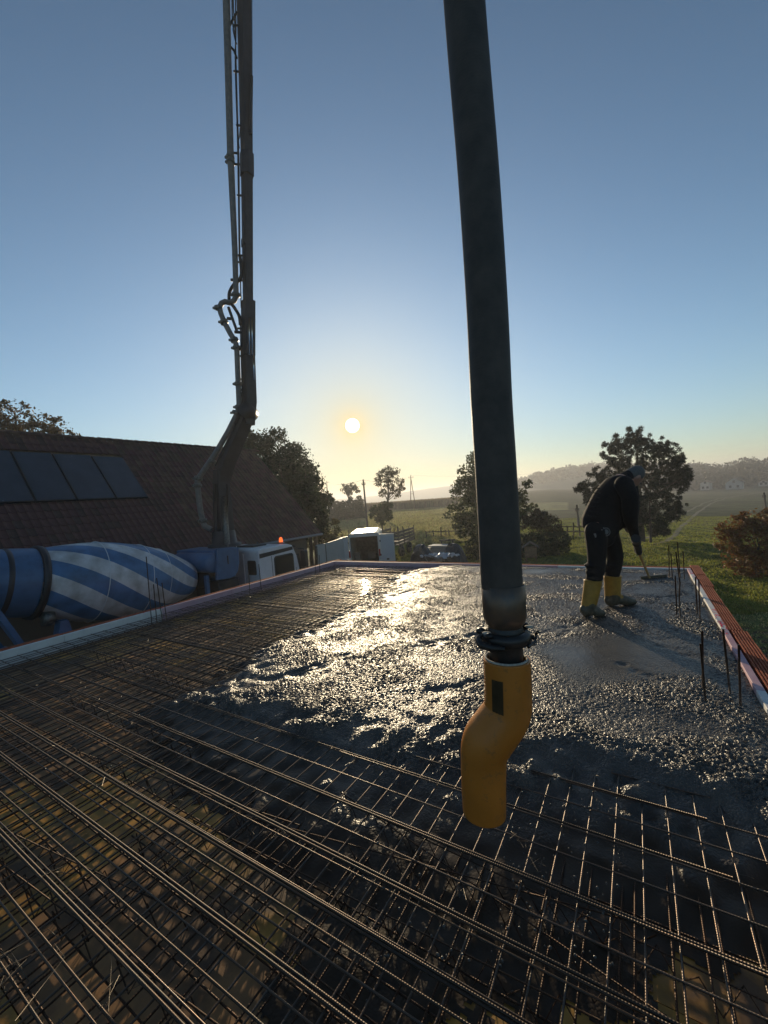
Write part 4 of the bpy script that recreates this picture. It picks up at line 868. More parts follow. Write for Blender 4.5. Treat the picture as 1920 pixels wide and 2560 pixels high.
    sub('rear_window', MB().prism(rrect((TX + .82, Y0, -.62), (1, 0, 0), (0, 0, 1), .42, .5, .06), (0, -.012, 0), (0, .01, 0)), M_BLACK)
    for xx in (-.6, -.1, .4): sub('rear_rib', MB().box((TX + xx, Y0 - .008, -1.0), (.05, .03, 1.7)), M_WHITE)
    sub('wind_deflector', MB().prism([(CX0, Y0 + 1.78, -.4), (CX0, Y0 + 1.9, -.42), (CX0, Y0 + 2.02, -1.2), (CX0, Y0 + 1.93, -1.2)], (.0, 0, 0), (.04, 0, 0)), M_BLACK)
    sub('sun_visor', MB().prism([(0, Y0 + 1.5, .02), (0, Y0 + 1.85, -.12), (0, Y0 + 1.86, -.16), (0, Y0 + 1.5, -.04)], (CX1 + .1, 0, 0), (CX0 - .1, 0, 0)), M_BLACK)
    mir = part('mirror', MB().prism(rrect((CX0 + .16, Y1 - .05, -.62), (1, 0, 0), (0, 0, 1), .24, .62, .08), (0, -.07, 0), (0, .07, 0)), M_BLACK, root)
    part('mirror_arm', MB().tube([(CX0, Y1 - .22, -.22), (CX0 + .16, Y1 - .05, -.25), (CX0 + .16, Y1 - .05, -.34)], .03, 6), M_BLACK, root)
    part('mirror', MB().prism(rrect((CX0 + .16, Y1 - .05, -1.05), (1, 0, 0), (0, 0, 1), .22, .2, .06), (0, -.06, 0), (0, .06, 0)), M_BLACK, root)
    for yy in (Y0 + .5,): part('roof_hatch', MB().box((TX, yy + .25, .05), (.9, .6, .05)), M_BLACK, root)
    bx = q(702, 1349, TX + .55); bea = part('beacon', MB().lathe([(.07, 0), (.075, .05), (.06, .16), (.03, .20), (0, .205)], 16, (bx[0], bx[1], .04)), mat('beacon_amber', (.9, .16, .03), .25, emit=(1, .16, .03), estr=1.2), root)
    link('beacon_base', MB().lathe([(.08, -.03), (.085, .0), (.075, .005)], 16, (bx[0], bx[1], .05)).mesh('beacon_base', M_BLACK, off), bea)
    for xx in (-.7, .75): part('marker_lamp', MB().ball((TX + xx, Y0 + 1.62, .03), .035, 8, 6), M_CHROME, root)
    # boom: column, leaning arm, straight arm, held in one upright plane above the pedestal
    T = 14.1; B = lambda x, y, dt_=0: PD(x, y, T + dt_); k = T / FPX
    part('pedestal', MB().lathe([(.55, 0), (.55, .10), (.42, .12), (.38, .5), (.36, .55)], 24, (B(563, 1374)[0], B(563, 1374)[1], z - .04)), M_STEELD, root)
    hint = CF
    col = part('boom_column', MB().tube([B(564, 1372), B(558, 1290), B(553, 1215), B(552, 1175)], [.38, .36, .31, .28], 4, r2=.26, hint=hint, smooth=False), M_STEELD, root); bevel(col, .03, 2)
    for x0 in (541, 571): part('column_rib', MB().tube([B(x0, 1360, -.32), B(x0 - 3, 1210, -.32)], .035, 6), M_STEELD, root)
    part('tilt_cylinder', MB().tube([B(569, 1368, -.4), B(563, 1300, -.4), B(561, 1240, -.4)], [.09, .09, .06], 10), M_STEEL, root)
    part('boom_arm', MB().tube([B(551, 1215), B(566, 1155), B(598, 1085), B(622, 1030)], [.30, .33, .29, .27], 4, r2=.24, hint=hint, smooth=False), M_STEELD, root)
    c1 = part('boom_arm', MB().tube([B(620, 1062), B(623, 1005), B(621, 890), B(619, 760)], [.24, .265, .235, .235], 4, r2=.22, hint=hint, smooth=False), M_STEELD, root)
    part('boom_joint', MB().lathe([(0, -.30), (.26, -.30), (.26, .30), (0, .30)], 20, B(621, 1030), CF), M_STEELD, root)
    part('arm_sleeve', MB().tube([B(621, 890, -.02), B(621, 752, -.02)], .245, 4, r2=.25, hint=hint, smooth=False), M_STEELD, root)
    part('boom_arm', MB().tube([B(620, 770), B(617, 400), B(611, 0), B(608, -260)], [.178, .207, .27, .27], 4, r2=.19, hint=hint, smooth=False), M_STEELD, root)
    part('arm_collar', MB().tube([B(617.5, 440), B(617, 385)], .245, 6, r2=.23, hint=hint, smooth=False), M_STEELD, root)
    part('arm_collar', MB().tube([B(617.5, 618), B(617.5, 598)], .205, 4, r2=.23, hint=hint, smooth=False), M_STEELD, root)
    part('ram_rod', MB().tube([B(630, 196, -.12), B(629, -230, -.12)], .022, 6), M_CHROME, root); part('ram', MB().tube([B(627, 335, -.1), B(629, 190, -.12)], .05, 8), M_STEELD, root)
    for x0 in (623, 630): part('ram_rod', MB().tube([B(x0, 795, -.26), B(x0 + .5, 888, -.26)], .018, 6), M_CHROME, root)
    part('ram_rod', MB().tube([B(634, 890, -.2), B(635, 950, -.2)], .02, 6), M_CHROME, root)
    # the arm folds over beyond the frame and ends above the hose
    top = B(608, -260); tip = np.array([-.42, 1.6, 10.2]); mid = np.array([-5.0, 5.5, 19.0])
    part('boom_arm', MB().tube([top, mid], [.25, .2], 4, r2=.2, smooth=False), M_STEELD, root); part('boom_arm', MB().tube([mid, tip], [.2, .13], 4, r2=.14, smooth=False), M_STEELD, root)
    part('end_elbow', MB().tube([tip + (mid - tip) * .1 + np.array([.2, 0, 0]), tip + np.array([.05, 0, .1]), tip + np.array([0, -.05, -.2]), (-.427, 1.575, 9.3)], .075, 10), M_PIPE, root)
    # delivery pipe beside the boom
    pr = 6.8 * k
    dp = part('delivery_pipe', MB().tube([B(566, -260, -.1), B(566, 0, -.1), B(576, 380, -.1), B(587, 620, -.1), B(590, 728, -.1), B(590, 741, -.1), B(585, 752, -.1), B(575, 757, -.1), B(563, 754, -.1), B(554, 758, -.1), B(549, 768, -.1), B(552, 783, -.1), B(561, 806, -.1), B(577, 836, -.1), B(588, 853, -.1), B(592, 868, -.1), B(594, 920, -.1), B(598, 1015, -.1), B(594, 1032, -.1), B(570, 1080, -.1), B(538, 1135, -.1), B(500, 1190, -.1), B(494, 1202, -.1), B(494, 1216, -.1), B(500, 1270, -.1), B(506, 1300, -.1), B(511, 1315, -.1), B(529, 1324, -.1)],
                                      [9 * k, 9 * k, 8.2 * k, 7 * k] + [6.6 * k] * 24, 12), M_PIPE, root)
    for x, y, nx, ny in ((576, 393, .05, 1), (577, 405, .05, 1), (590, 737, 0, 1), (546, 770, 0, 1), (560, 805, .5, .9), (586, 850, .4, .9), (592, 870, 0, 1), (596, 960, .02, 1), (597, 1018, 0, 1), (590, 1032, -.4, 1), (531, 1153, -.5, .9), (496, 1196, -.3, 1), (494, 1214, 0, 1), (507, 1302, .2, 1)):
        d = CR * nx - CU * ny; c = B(x, y, -.1); link('pipe_clamp', MB().lathe([(pr * 1.0, -.07), (pr * 1.45, -.05), (pr * 1.5, .05), (pr * 1.0, .07)], 12, c, d).add(*box_at(c + CR * -pr * 1.6, .07)).mesh('pipe_clamp', M_STEEL, off), dp)
    # hydraulic lines clipped between pipe and arm
    for i, pts in enumerate((((583, -200), (583, 0), (587, 60), (590, 150), (593, 260), (597, 400), (600, 640), (603, 770)), ((589, -200), (589, 0), (590, 80), (588, 140), (590, 230), (594, 360), (598, 640)), ((579, -200), (580, 0), (582, 60), (588, 90)),
                             ((592, 30), (574, 65), (568, 90), (573, 112), (584, 125), (588, 135), (592, 145)), ((588, 62), (583, 72), (588, 100), (592, 110)), ((600, 640), (604, 680), (598, 700), (584, 712), (574, 730), (573, 748), (578, 758), (588, 772), (598, 790), (601, 812)),
                             ((601, 812), (602, 860), (604, 930), (606, 1010)), ((605, 815), (606, 900), (608, 990)), ((600, 1045), (575, 1092), (548, 1145), (538, 1165)), ((598, 1060), (580, 1085), (560, 1130), (545, 1150)), ((601, 985), (608, 980), (603, 975), (609, 968)), ((598, 370), (596, 352), (599, 340), (601, 320)), ((602, 980), (606, 1000), (602, 1012)))):
        r_ = {5: 4.2, 3: 2.8}.get(i, 1.5) * k; part('hydraulic_hose', MB().tube(smoothpath([B(x, y, -.05 - .03 * i / 6) for x, y in pts]), r_, 7), M_RUBBER, root)
    for x, y, wd in ((588, 63, 8), (588, 178, 9), (594, 313, 8), (597, 488, 9), (597, 638, 12), (597, 655, 12), (600, 821, 12), (598, 830, 14), (602, 866, 9), (602, 890, 8), (603, 948, 9), (602, 975, 10), (590, 1060, 14), (578, 1080, 14), (585, 382, 18), (588, 410, 18)):
        part('hose_clip', MB().tube([B(x - wd / 2, y, -.06), B(x + wd / 2 + 4, y + 1, -.02)], .035, 6), M_STEELD, root)
    for a_, b_ in (((571, 768), (593, 830)), ((567, 796), (578, 797)), ((586, 830), (606, 831)), ((577, 700), (606, 700))): part('pipe_bracket', MB().tube([B(*a_, -.1), B(*b_, -.05)], .05, 6), M_STEELD, root)
def box_at(c, s):
    b = MB().box(c, (s, s, s)); return b.arrays(), b.f
def smoothpath(pts, sub=5):
    P = np.array(pts); n = len(P); o = []
    for i in range(n - 1):
        p0, p1, p2, p3 = P[max(0, i - 1)], P[i], P[i + 1], P[min(n - 1, i + 2)]
        for t in np.linspace(0, 1, sub, endpoint=False): o.append(.5 * (2 * p1 + (p2 - p0) * t + (2 * p0 - 5 * p1 + 4 * p2 - p3) * t * t + (3 * p1 - p0 - 3 * p2 + p3) * t ** 3))
    return o + [P[-1]]
truck()

# ------------------------------------------------------------------ the hanging delivery hose
def hose():
    T = 1.52; B = lambda x, y: PD(x, y, T); k = T / FPX
    root = thing('delivery_hose', tuple(B(1255, 1460)), 'thick black rubber hose with yellow curved end piece hanging above the rebar', 'hose'); off = absloc(root)
    m = mat('hose_rubber', (.030, .029, .028), .62, var=.35, vscale=9, bump=.5, bscale=55, bdist=.003, spec=.35)
    mw = m_hosewrap()
    pts = [(-.427, 1.575, 9.3), PD(1115, -900, T), B(1135, -350), B(1160, 0), B(1176, 200), B(1193, 400), B(1207, 600), B(1219, 800), B(1228, 1000), B(1238, 1157), B(1246, 1300), B(1253, 1440), B(1255, 1466)]
    part('hose', MB().tube(smoothpath(pts, 8), 50.5 * k, 32), mw, root)
    C = lambda cx, cy: B(1060 + cx / 2.989, 1380 + cy / 2.989)
    ax = C(615, 790) - C(591, 245); ax /= np.linalg.norm(ax); h0 = C(591, 245); L = np.linalg.norm(C(611, 790) - h0) / 545
    pf = lambda r, cy: (r * k / 2.989, (cy - 245) * L)
    part('ferrule', MB().lathe([pf(150, 243), pf(158, 246), pf(159, 400), pf(157, 480), pf(146, 518), pf(128, 540), pf(120, 560)], 40, h0, ax), mat('rusty_ferrule', (.10, .085, .075), .4, metal=.5, var=.5, vscale=16, col2=(.20, .12, .07), spec=.5), root)
    part('pipe_stub', MB().lathe([pf(118, 545), pf(132, 575), pf(132, 600), pf(122, 690), pf(122, 830), pf(118, 835)], 36, h0, ax), M_STEELK, root)
    cl = part('clamp', MB().lathe([pf(140, 585), pf(178, 592), pf(186, 625), pf(180, 665), pf(140, 680), pf(130, 640)], 36, h0, ax), M_STEELK, root)
    cen = h0 + ax * (630 - 245) * L
    e = CR - ax * (CR @ ax); e /= np.linalg.norm(e); n_ = np.cross(ax, e); n_ = n_ if n_ @ CF < 0 else -n_       # n_ faces the viewer
    q = lambda a, b, c: cen + e * a * k / 2.989 + n_ * b * k / 2.989 + ax * c * k / 2.989
    lev = MB().tube([q(-190, 60, -35), q(-225, 90, -15), q(-215, 130, 10), q(-150, 165, 28), q(-60, 185, 32)], [16 * k / 3, 26 * k / 3, 30 * k / 3, 26 * k / 3, 18 * k / 3], 8)
    link('clamp_lever', lev.mesh('clamp_lever', M_STEELK, off), cl)
    for a, b, c, s in ((-150, 120, -45, 30), (165, -60, -55, 38), (-175, -20, -40, 40), (195, 30, 5, 26), (-165, 110, 25, 34)):
        link('clamp_lug', MB().ball(q(a, b, c), np.array([s, s * .8, s * .7]) * k / 2.989, 10, 7).mesh('clamp_lug', M_STEELK, off), cl)
    link('clamp_pin', MB().tube([q(225, 60, -40), q(215, 20, -10), q(190, 90, 20), q(120, 140, 40)], 12 * k / 3, 8).mesh('clamp_pin', M_STEELK, off), cl)
    for a, b, c in ((-160, 90, -58), (175, 20, -70)): link('grit_deposit', MB().ball(q(a, b, c), np.array([34, 26, 10]) * k / 2.989, 10, 6).mesh('grit_deposit', mat('dry_cement', (.42, .39, .33), .9, var=.3, vscale=80), off), cl)
    # yellow outlet
    my = mat('outlet_yellow', (.62, .30, .03), .42, var=.16, vscale=7, spec=.4, bump=.12, bscale=30, bdist=.003); y_ = m_outlet()
    S = smoothpath([C(618, 795), C(623, 900), C(627, 1030), C(626, 1140), C(606, 1220), C(545, 1310), C(480, 1400), C(450, 1480), C(444, 1580), C(445, 1740), C(449, 1870), C(451, 1945)], 6)
    rad = np.interp(np.linspace(0, 1, len(S)), [0, .2, .38, .55, .7, 1], [169, 170, 174, 180, 166, 156]) * k / 2.989
    A = MB().tube(S, rad, 44, caps=False); inner = MB().tube(S, rad * .86, 44, caps=False); mb = MB(); mb.add(A.arrays(), A.f, True); mb.add(inner.arrays(), [t[::-1] for t in inner.f], True)
    n = len(S) * 44
    for e_ in (0, (len(S) - 1) * 44): mb.f += [(e_ + j, e_ + (j + 1) % 44, n + e_ + (j + 1) % 44, n + e_ + j) for j in range(44)]; mb.smooth += [False] * 44
    out_ = part('outlet_elbow', mb, y_, root, weld=True)
    c0 = C(618, 800)
    # the dark label let into the yellow wall
    V = []; rr_ = 171.5 * k / 2.989
    for cy in np.linspace(905, 1150, 7):
        cc = C(618 + (cy - 800) * .02, cy)
        for a in np.linspace(math.radians(-55), math.radians(-26), 6): V.append(cc + e * math.sin(a) * rr_ * 1.004 + n_ * math.cos(a) * rr_ * 1.004)
    link('label_plate', MB().add(V, [(i * 6 + j, i * 6 + j + 1, i * 6 + 7 + j, i * 6 + 6 + j) for i in range(6) for j in range(5)], True).mesh('label_plate', mat('label_dark', (.05, .035, .018), .9, spec=.1, var=.3, vscale=25), off), out_)
    part('collar_cement', MB().tube([C(614, 790) + e * 150 * k / 2.989 * math.cos(t) + n_ * 150 * k / 2.989 * math.sin(t) for t in np.linspace(0, 2 * PI, 30)], 9 * k / 3, 6), mat('dry_cement', (.42, .39, .33), .9), root)
M_STEELK = mat('black_steel', (.035, .033, .032), .4, metal=.4, var=.4, vscale=14, bump=.3, bscale=50, bdist=.003)
def m_hosewrap():
    m = mat('hose_wrap', (.074, .060, .050), .66, var=.28, vscale=11, bump=.35, bscale=140, bdist=.002, spec=.35); t = m.node_tree; L = t.links.new
    p = [n for n in t.nodes if n.type == 'BSDF_PRINCIPLED'][0]; b0 = [n for n in t.nodes if n.type == 'BUMP'][0]
    tcn = [n for n in t.nodes if n.type == 'TEX_COORD'][0]; wv = t.nodes.new('ShaderNodeTexWave'); wv.bands_direction = 'Z'; wv.inputs['Scale'].default_value = 26; wv.inputs['Distortion'].default_value = 1.5; L(tcn.outputs['Object'], wv.inputs[0])
    b = t.nodes.new('ShaderNodeBump'); b.inputs['Strength'].default_value = .12; b.inputs['Distance'].default_value = .003; L(wv.outputs[0], b.inputs['Height']); L(b0.outputs[0], b.inputs['Normal']); L(b.outputs[0], p.inputs['Normal']); return m
def m_outlet():
    m = mat('outlet_paint', (.47, .165, .020), .45, var=.14, vscale=6, spec=.4, bump=.15, bscale=35, bdist=.003); t = m.node_tree; L = t.links.new; p = [n for n in t.nodes if n.type == 'BSDF_PRINCIPLED'][0]
    src = p.inputs['Base Color'].links[0].from_socket; tcn = [n for n in t.nodes if n.type == 'TEX_COORD'][0]
    nz = t.nodes.new('ShaderNodeTexNoise'); nz.inputs['Scale'].default_value = 24; nz.inputs['Detail'].default_value = 9; nz.inputs['Roughness'].default_value = .75; L(tcn.outputs['Object'], nz.inputs[0])
    r = t.nodes.new('ShaderNodeValToRGB'); r.color_ramp.elements[0].position = .55; r.color_ramp.elements[1].position = .70; L(nz.outputs[0], r.inputs[0])
    mx = t.nodes.new('ShaderNodeMix'); mx.data_type = 'RGBA'; L(r.outputs[0], mx.inputs[0]); L(src, mx.inputs[6]); mx.inputs[7].default_value = (.16, .085, .03, 1); L(mx.outputs[2], p.inputs['Base Color']); return m
hose()

# ------------------------------------------------------------------ the worker
def worker():
    T = 4.47; U = T / (FPX * 5.268)
    Q = lambda cx, cy, dd=0.: PD(1400 + cx / 5.268, 1140 + cy / 5.268, T + dd)
    base = (Q(390, 2080, -.1) + Q(760, 1960, .2)) / 2; base[2] = 0
    root = thing('person', tuple(base), 'worker in dark jacket and yellow rubber boots bending over a rake on the wet concrete', 'person'); off = absloc(root)
    m_skin = mat('skin', (.42, .22, .15), .55, var=.08, vscale=30); m_jk = mat('jacket_cloth', (.014, .012, .012), .85, var=.3, vscale=30, bump=.4, bscale=22, bdist=.012, spec=.25); m_tr = mat('trouser_cloth', (.009, .009, .010), .85, var=.3, vscale=30, bump=.4, bscale=26, bdist=.012, spec=.25)
    m_bt = mat('boot_rubber', (.36, .19, .026), .5, var=.2, vscale=14, spec=.4, bump=.1, bscale=40, bdist=.004); m_mud = mat('cement_mud', (.085, .070, .045), .5, var=.3, vscale=30); m_gl = mat('glove_cloth', (.03, .032, .033), .8, var=.4, vscale=60); m_hair = mat('grey_hair', (.11, .10, .09), .7, var=.3, vscale=90, bump=.6, bscale=160, bdist=.004)
    def limb(pts, r, r2=None, seg=18): 
        P = smoothpath(np.array(pts), 5); n = len(pts); x = np.linspace(0, n - 1, len(P)); R1 = np.interp(x, range(n), r) * U; R2 = R1 if r2 is None else np.interp(x, range(n), r2) * U
        return P, R1, R2
    def lay(mb, pts, r, r2=None):
        P, a, b = limb(pts, r, r2); mb.tube(P, a, 18, r2=b, hint=CF); 
        for e in (0, -1): mb.ball(P[e], min(a[e], b[e]) * .98, 12, 8)
    # head pose: crown up and forward, face turned down to the right
    hc = Q(985, 262, .02); ang_ = math.radians(-52); fx = CR * math.cos(ang_) + CU * math.sin(ang_); up = -CR * math.sin(ang_) + CU * math.cos(ang_); sd = CF
    fx = fx * math.cos(.25) + sd * math.sin(.25); fx /= np.linalg.norm(fx); sd = np.cross(up, fx); sd = sd if sd @ CF > 0 else -sd
    HR = np.stack([fx, sd, up], 1); Hd = lambda x, y, z: hc + HR @ np.array([x, y, z])
    # the body itself: one continuous form under the clothes, bare at head and neck
    b = MB(); b.ball(hc, (.098, .076, .112), 18, 12, HR); b.ball(Hd(.045, 0, -.065), (.058, .056, .06), 14, 10, HR); b.ball(Hd(.098, 0, -.028), (.022, .014, .026), 10, 8, HR); b.ball(Hd(.085, 0, -.105), (.022, .026, .018), 10, 8, HR); b.ball(Hd(.088, 0, .012), (.016, .05, .012), 10, 8, HR); b.ball(Hd(.092, 0, -.068), (.016, .024, .010), 10, 8, HR)
    for s in (-1, 1): b.ball(Hd(-.005, s * .077, -.02), (.020, .012, .034), 10, 8, HR); b.ball(Hd(.06, s * .04, -.035), (.03, .022, .026), 10, 8, HR)
    lay(b, [Hd(-.02, 0, -.05), Q(905, 285), Q(850, 330)], [66, 66, 80])
    lay(b, [Q(850, 320), Q(740, 430), Q(610, 640), Q(545, 850), Q(540, 950)], [110, 165, 155, 150, 150], [170, 190, 165, 160, 165])
    for pts, r in (([Q(850, 350, -.17), Q(905, 560, -.2), Q(915, 800, -.17), Q(960, 990, -.06), Q(1003, 1120, 0)], [70, 58, 50, 42, 34]), ([Q(905, 350, .17), Q(965, 560, .2), Q(960, 760, .18), Q(905, 850, .08), Q(880, 905, .03)], [70, 58, 50, 42, 34]),
                   ([Q(480, 950, -.09), Q(490, 1200, -.1), Q(485, 1370, -.1), Q(430, 1650, -.1), Q(385, 1960, -.1)], [110, 90, 68, 62, 45]), ([Q(610, 950, .10), Q(680, 1180, .12), Q(715, 1340, .14), Q(685, 1600, .18), Q(680, 1860, .2)], [110, 90, 68, 60, 44])): lay(b, pts, r)
    me = remeshed(b, .010, 3); me.materials.append(m_skin); me.transform(Matrix.Translation(Vector(-off))); link('body', me, root)
    # jacket, with arms
    b = MB(); lay(b, [Q(838, 325, 0), Q(770, 400, 0), Q(655, 560, 0), Q(580, 720, 0), Q(548, 850, 0), Q(546, 935, 0)], [105, 178, 205, 218, 248, 240], [200, 225, 210, 205, 222, 222]); lay(b, [Q(900, 262, 0), Q(845, 310, 0)], [80, 100], [85, 120])
    lay(b, [Q(840, 370, -.2), Q(915, 540, -.25), Q(925, 790, -.2), Q(952, 930, -.10), Q(985, 1060, -.04)], [112, 98, 88, 66, 52]); lay(b, [Q(905, 370, .2), Q(960, 560, .22), Q(955, 760, .19), Q(905, 850, .08), Q(884, 895, .04)], [105, 80, 76, 62, 52])
    lay(b, [Q(760, 560, -.05), Q(800, 780, -.02), Q(760, 930, 0)], [140, 110, 60], [160, 140, 110])
    for t in range(7): b.tube([Q(330 + t * 14, 770 - t * 58, -.05), Q(420 + t * 20, 800 - t * 62, -.17), Q(540, 790 - t * 60, -.235)], np.array([8, 13, 5]) * U, 6)
    me = remeshed(b, .0095, 3); me.materials.append(m_jk); me.transform(Matrix.Translation(Vector(-off))); link('jacket', me, root)
    # trousers tucked over the boots
    b = MB(); lay(b, [Q(540, 830, 0), Q(545, 950, 0), Q(548, 1040, 0)], [222, 218, 190], [185, 190, 180])
    lay(b, [Q(470, 990, -.09), Q(482, 1190, -.11), Q(482, 1370, -.11), Q(468, 1500, -.11), Q(438, 1660, -.1)], [140, 122, 108, 112, 84]); lay(b, [Q(615, 990, .09), Q(680, 1170, .12), Q(722, 1345, .14), Q(698, 1480, .16), Q(688, 1590, .18)], [140, 122, 102, 104, 84])
    for cx, cy, dd, rr_ in ((440, 1440, -.11, 118), (690, 1440, .15, 112), (455, 1530, -.11, 112), (690, 1510, .165, 108), (735, 1330, .14, 96), (452, 1610, -.11, 104)): b.ball(Q(cx, cy, dd), np.array([rr_, rr_, 34]) * U, 14, 8, np.stack([CR, CF, CU], 1))
    me = remeshed(b, .0095, 2); me.materials.append(m_tr); me.transform(Matrix.Translation(Vector(-off))); tr_ = link('trousers', me, root)
    from mathutils.bvhtree import BVHTree
    bv = BVHTree.FromPolygons([tuple(np.array(v_.co) + off) for v_ in me.vertices], [tuple(p.vertices) for p in me.polygons])
    def onto(cx, cy, lift=.004):
        d = ray(1400 + cx / 5.268, 1140 + cy / 5.268); h = bv.ray_cast(Vector(EYEP), Vector(d).normalized())[0]
        return (np.array(h) if h else Q(cx, cy, -.2)) - CF * lift
    e0 = onto(606, 1000); em = MB().lathe([(0, .002), (30 * U, .001), (34 * U, -.004)], 18, e0, -CF).lathe([(44 * U, -.003), (50 * U, .002), (56 * U, -.004)], 20, e0, -CF)
    for a in range(5):
        t_ = PI * (.15 + .175 * a); em.ball(onto(606 - 62 * math.cos(t_), 1000 - 62 * math.sin(t_), .002), 9 * U, 6, 4)
    link('emblem', em.mesh('emblem', mat('emblem_print', (.16, .16, .155), .8), off), tr_)
    t0 = onto(462, 1046); link('cloth_tag', MB().prism([t0 + CR * a * U - CU * b_ * U for a, b_ in ((-14, -22), (6, -26), (18, 24), (0, 28))], -CF * .002, CF * .03).mesh('cloth_tag', mat('emblem_print', (.34, .34, .33)), off), tr_)
    # boots
    fl = lambda v: np.array([v[0], v[1], 0]) / math.hypot(v[0], v[1])
    for top, mid_, ank, heel, toe, r0 in ((Q(436, 1640, -.1), Q(405, 1830, -.1), Q(372, 1985, -.1), Q(312, 2062, -.1), Q(560, 2120, -.12), (108, 98, 88)), (Q(690, 1575, .18), Q(692, 1720, .19), Q(690, 1865, .2), Q(655, 1925, .2), Q(975, 1965, .2), (112, 104, 98))):
        b = MB(); P, a, b2 = limb([top, mid_, ank, ank * .5 + heel * .5], [r0[0], r0[1], r0[2], r0[2] * .9]); b.tube(P, a, 22, hint=CF); b.ball(P[-1], a[-1], 14, 9)
        h = heel.copy(); t = toe.copy(); h[2] = .055; t[2] = .038; h[:2] = ank[:2] * .6 + heel[:2] * .4; t[2] = .03
        P2 = [h, h * .6 + t * .4 + np.array([0, 0, .022]), h * .25 + t * .75, t]; b.tube(smoothpath(P2, 4), np.interp(np.linspace(0, 3, 13), range(4), [.060, .060, .054, .032]), 16); b.ball(h, .062, 12, 8); b.ball(t, .034, 12, 8)
        me = remeshed(b, .008, 3)
        vz = np.zeros(len(me.vertices) * 3); me.vertices.foreach_get('co', vz); vz = vz.reshape(-1, 3); me.materials.append(m_bt); me.materials.append(m_mud)
        pc = np.array([p.center[:] for p in me.polygons]); lev = .125 + .02 * np.sin(pc[:, 0] * 40) + .015 * np.sin(pc[:, 1] * 63); me.polygons.foreach_set('material_index', (pc[:, 2] < lev).astype(np.int32))
        me.transform(Matrix.Translation(Vector(-off))); bo = link('boot', me, root)
        link('boot_rim', MB().tube([top + CR * math.cos(q) * r0[0] * U * 1.0 + np.cross(CR, (top - mid_) / np.linalg.norm(top - mid_)) * math.sin(q) * r0[0] * U for q in np.linspace(0, 2 * PI, 22)], .006, 6).mesh('boot_rim', m_bt, off), bo)
    # hair, eyes
    hb = MB(); hb.ball(Hd(-.010, 0, .014), (.095, .080, .105), 18, 12, HR); hb.ball(Hd(-.045, 0, -.03), (.07, .074, .07), 14, 10, HR); v = np.concatenate(hb.v); 
    me = remeshed(hb, .007, 2); bm = bmesh.new(); bm.from_mesh(me); HI = HR.T
    dele = [f_ for f_ in bm.faces if (lambda l: l[0] > .052 + .1 * max(0, l[2] - .06) or (l[2] < -.075) or (l[0] > -.02 and l[2] < -.005))(HI @ (np.array(f_.calc_center_median()[:]) - hc))]
    bmesh.ops.delete(bm, geom=dele, context='FACES'); bm.to_mesh(me); bm.free(); me.materials.append(m_hair); me.transform(Matrix.Translation(Vector(-off))); link('hair', me, root)
    for s in (-1, 1): link('eye', MB().ball(Hd(.082, s * .032, -.008), .012, 10, 8).mesh('eye', mat('eye', (.25, .22, .2), .2), off), root)
    # rake: handle from the upper hand to the head buried in the mix
    ra, rb = Q(845, 820, .04), PZ(1400 + 1178 / 5.268, 1140 + 1600 / 5.268, .015); dirh = (rb - ra) / np.linalg.norm(rb - ra)
    rk = thing('rake', tuple(rb), 'wooden handled rake held by the bending worker, head in the concrete', 'rake')
    part('handle', MB().tube([ra - dirh * .06, ra + (rb - ra) * .5, rb], .0155, 10), mat('rake_wood', (.42, .25, .10), .6, var=.2, vscale=20), rk)
    sx = RH; part('rake_head', MB().box(rb + np.array([0, 0, .0]) + sx * .06, (.36, .02, .05), np.stack([sx, FH, [0, 0, 1]], 1)), m_mud, rk)
    # gloves gripping the handle
    for fr_, wrist in ((.12, Q(880, 905, .03)), (.47, Q(1003, 1120, 0))):
        c = ra + (rb - ra) * fr_; b = MB(); pn = wrist - c; pn = pn - dirh * (pn @ dirh); pn = pn / (np.linalg.norm(pn) + 1e-9) if np.linalg.norm(pn) > .004 else -CR; lat = np.cross(dirh, pn)
        P, a, b2 = limb([wrist, (wrist + c) / 2 + pn * .015, c + pn * .030 + dirh * .02], [46, 50, 44]); b.tube(P, a, 14, hint=CF)
        b.ball(c + pn * .028 + dirh * .01, (.022, .040, .050), 14, 10, np.stack([pn, lat, dirh], 1))
        for i in range(4):
            o = c + dirh * (-.030 + i * .021); L_ = (.98, 1.0, .97, .88)[i]
            b.tube([o + pn * .026 + lat * .030, o + pn * .006 + lat * .033 * L_, o - pn * .020 + lat * .024 * L_, o - pn * .030 - lat * .002, o - pn * .022 - lat * .02 * L_], np.array([.0115, .011, .0105, .0098, .0085]), 10)
        b.tube([c + pn * .030 - lat * .026 - dirh * .02, c + pn * .012 - lat * .034 + dirh * .006, c - pn * .010 - lat * .026 + dirh * .028, c - pn * .018 - lat * .01 + dirh * .036], [.014, .013, .0115, .009], 10)
        me = remeshed(b, .0042, 2); me.materials.append(m_gl); me.transform(Matrix.Translation(Vector(-off))); link('glove', me, root)
        link('glove_cuff', MB().tube([wrist - (c - wrist) * .25, wrist + (c - wrist) * .2], 54 * U, 14).mesh('glove_cuff', mat('cuff_dark', (.035, .033, .033), .8), off), root)
worker()

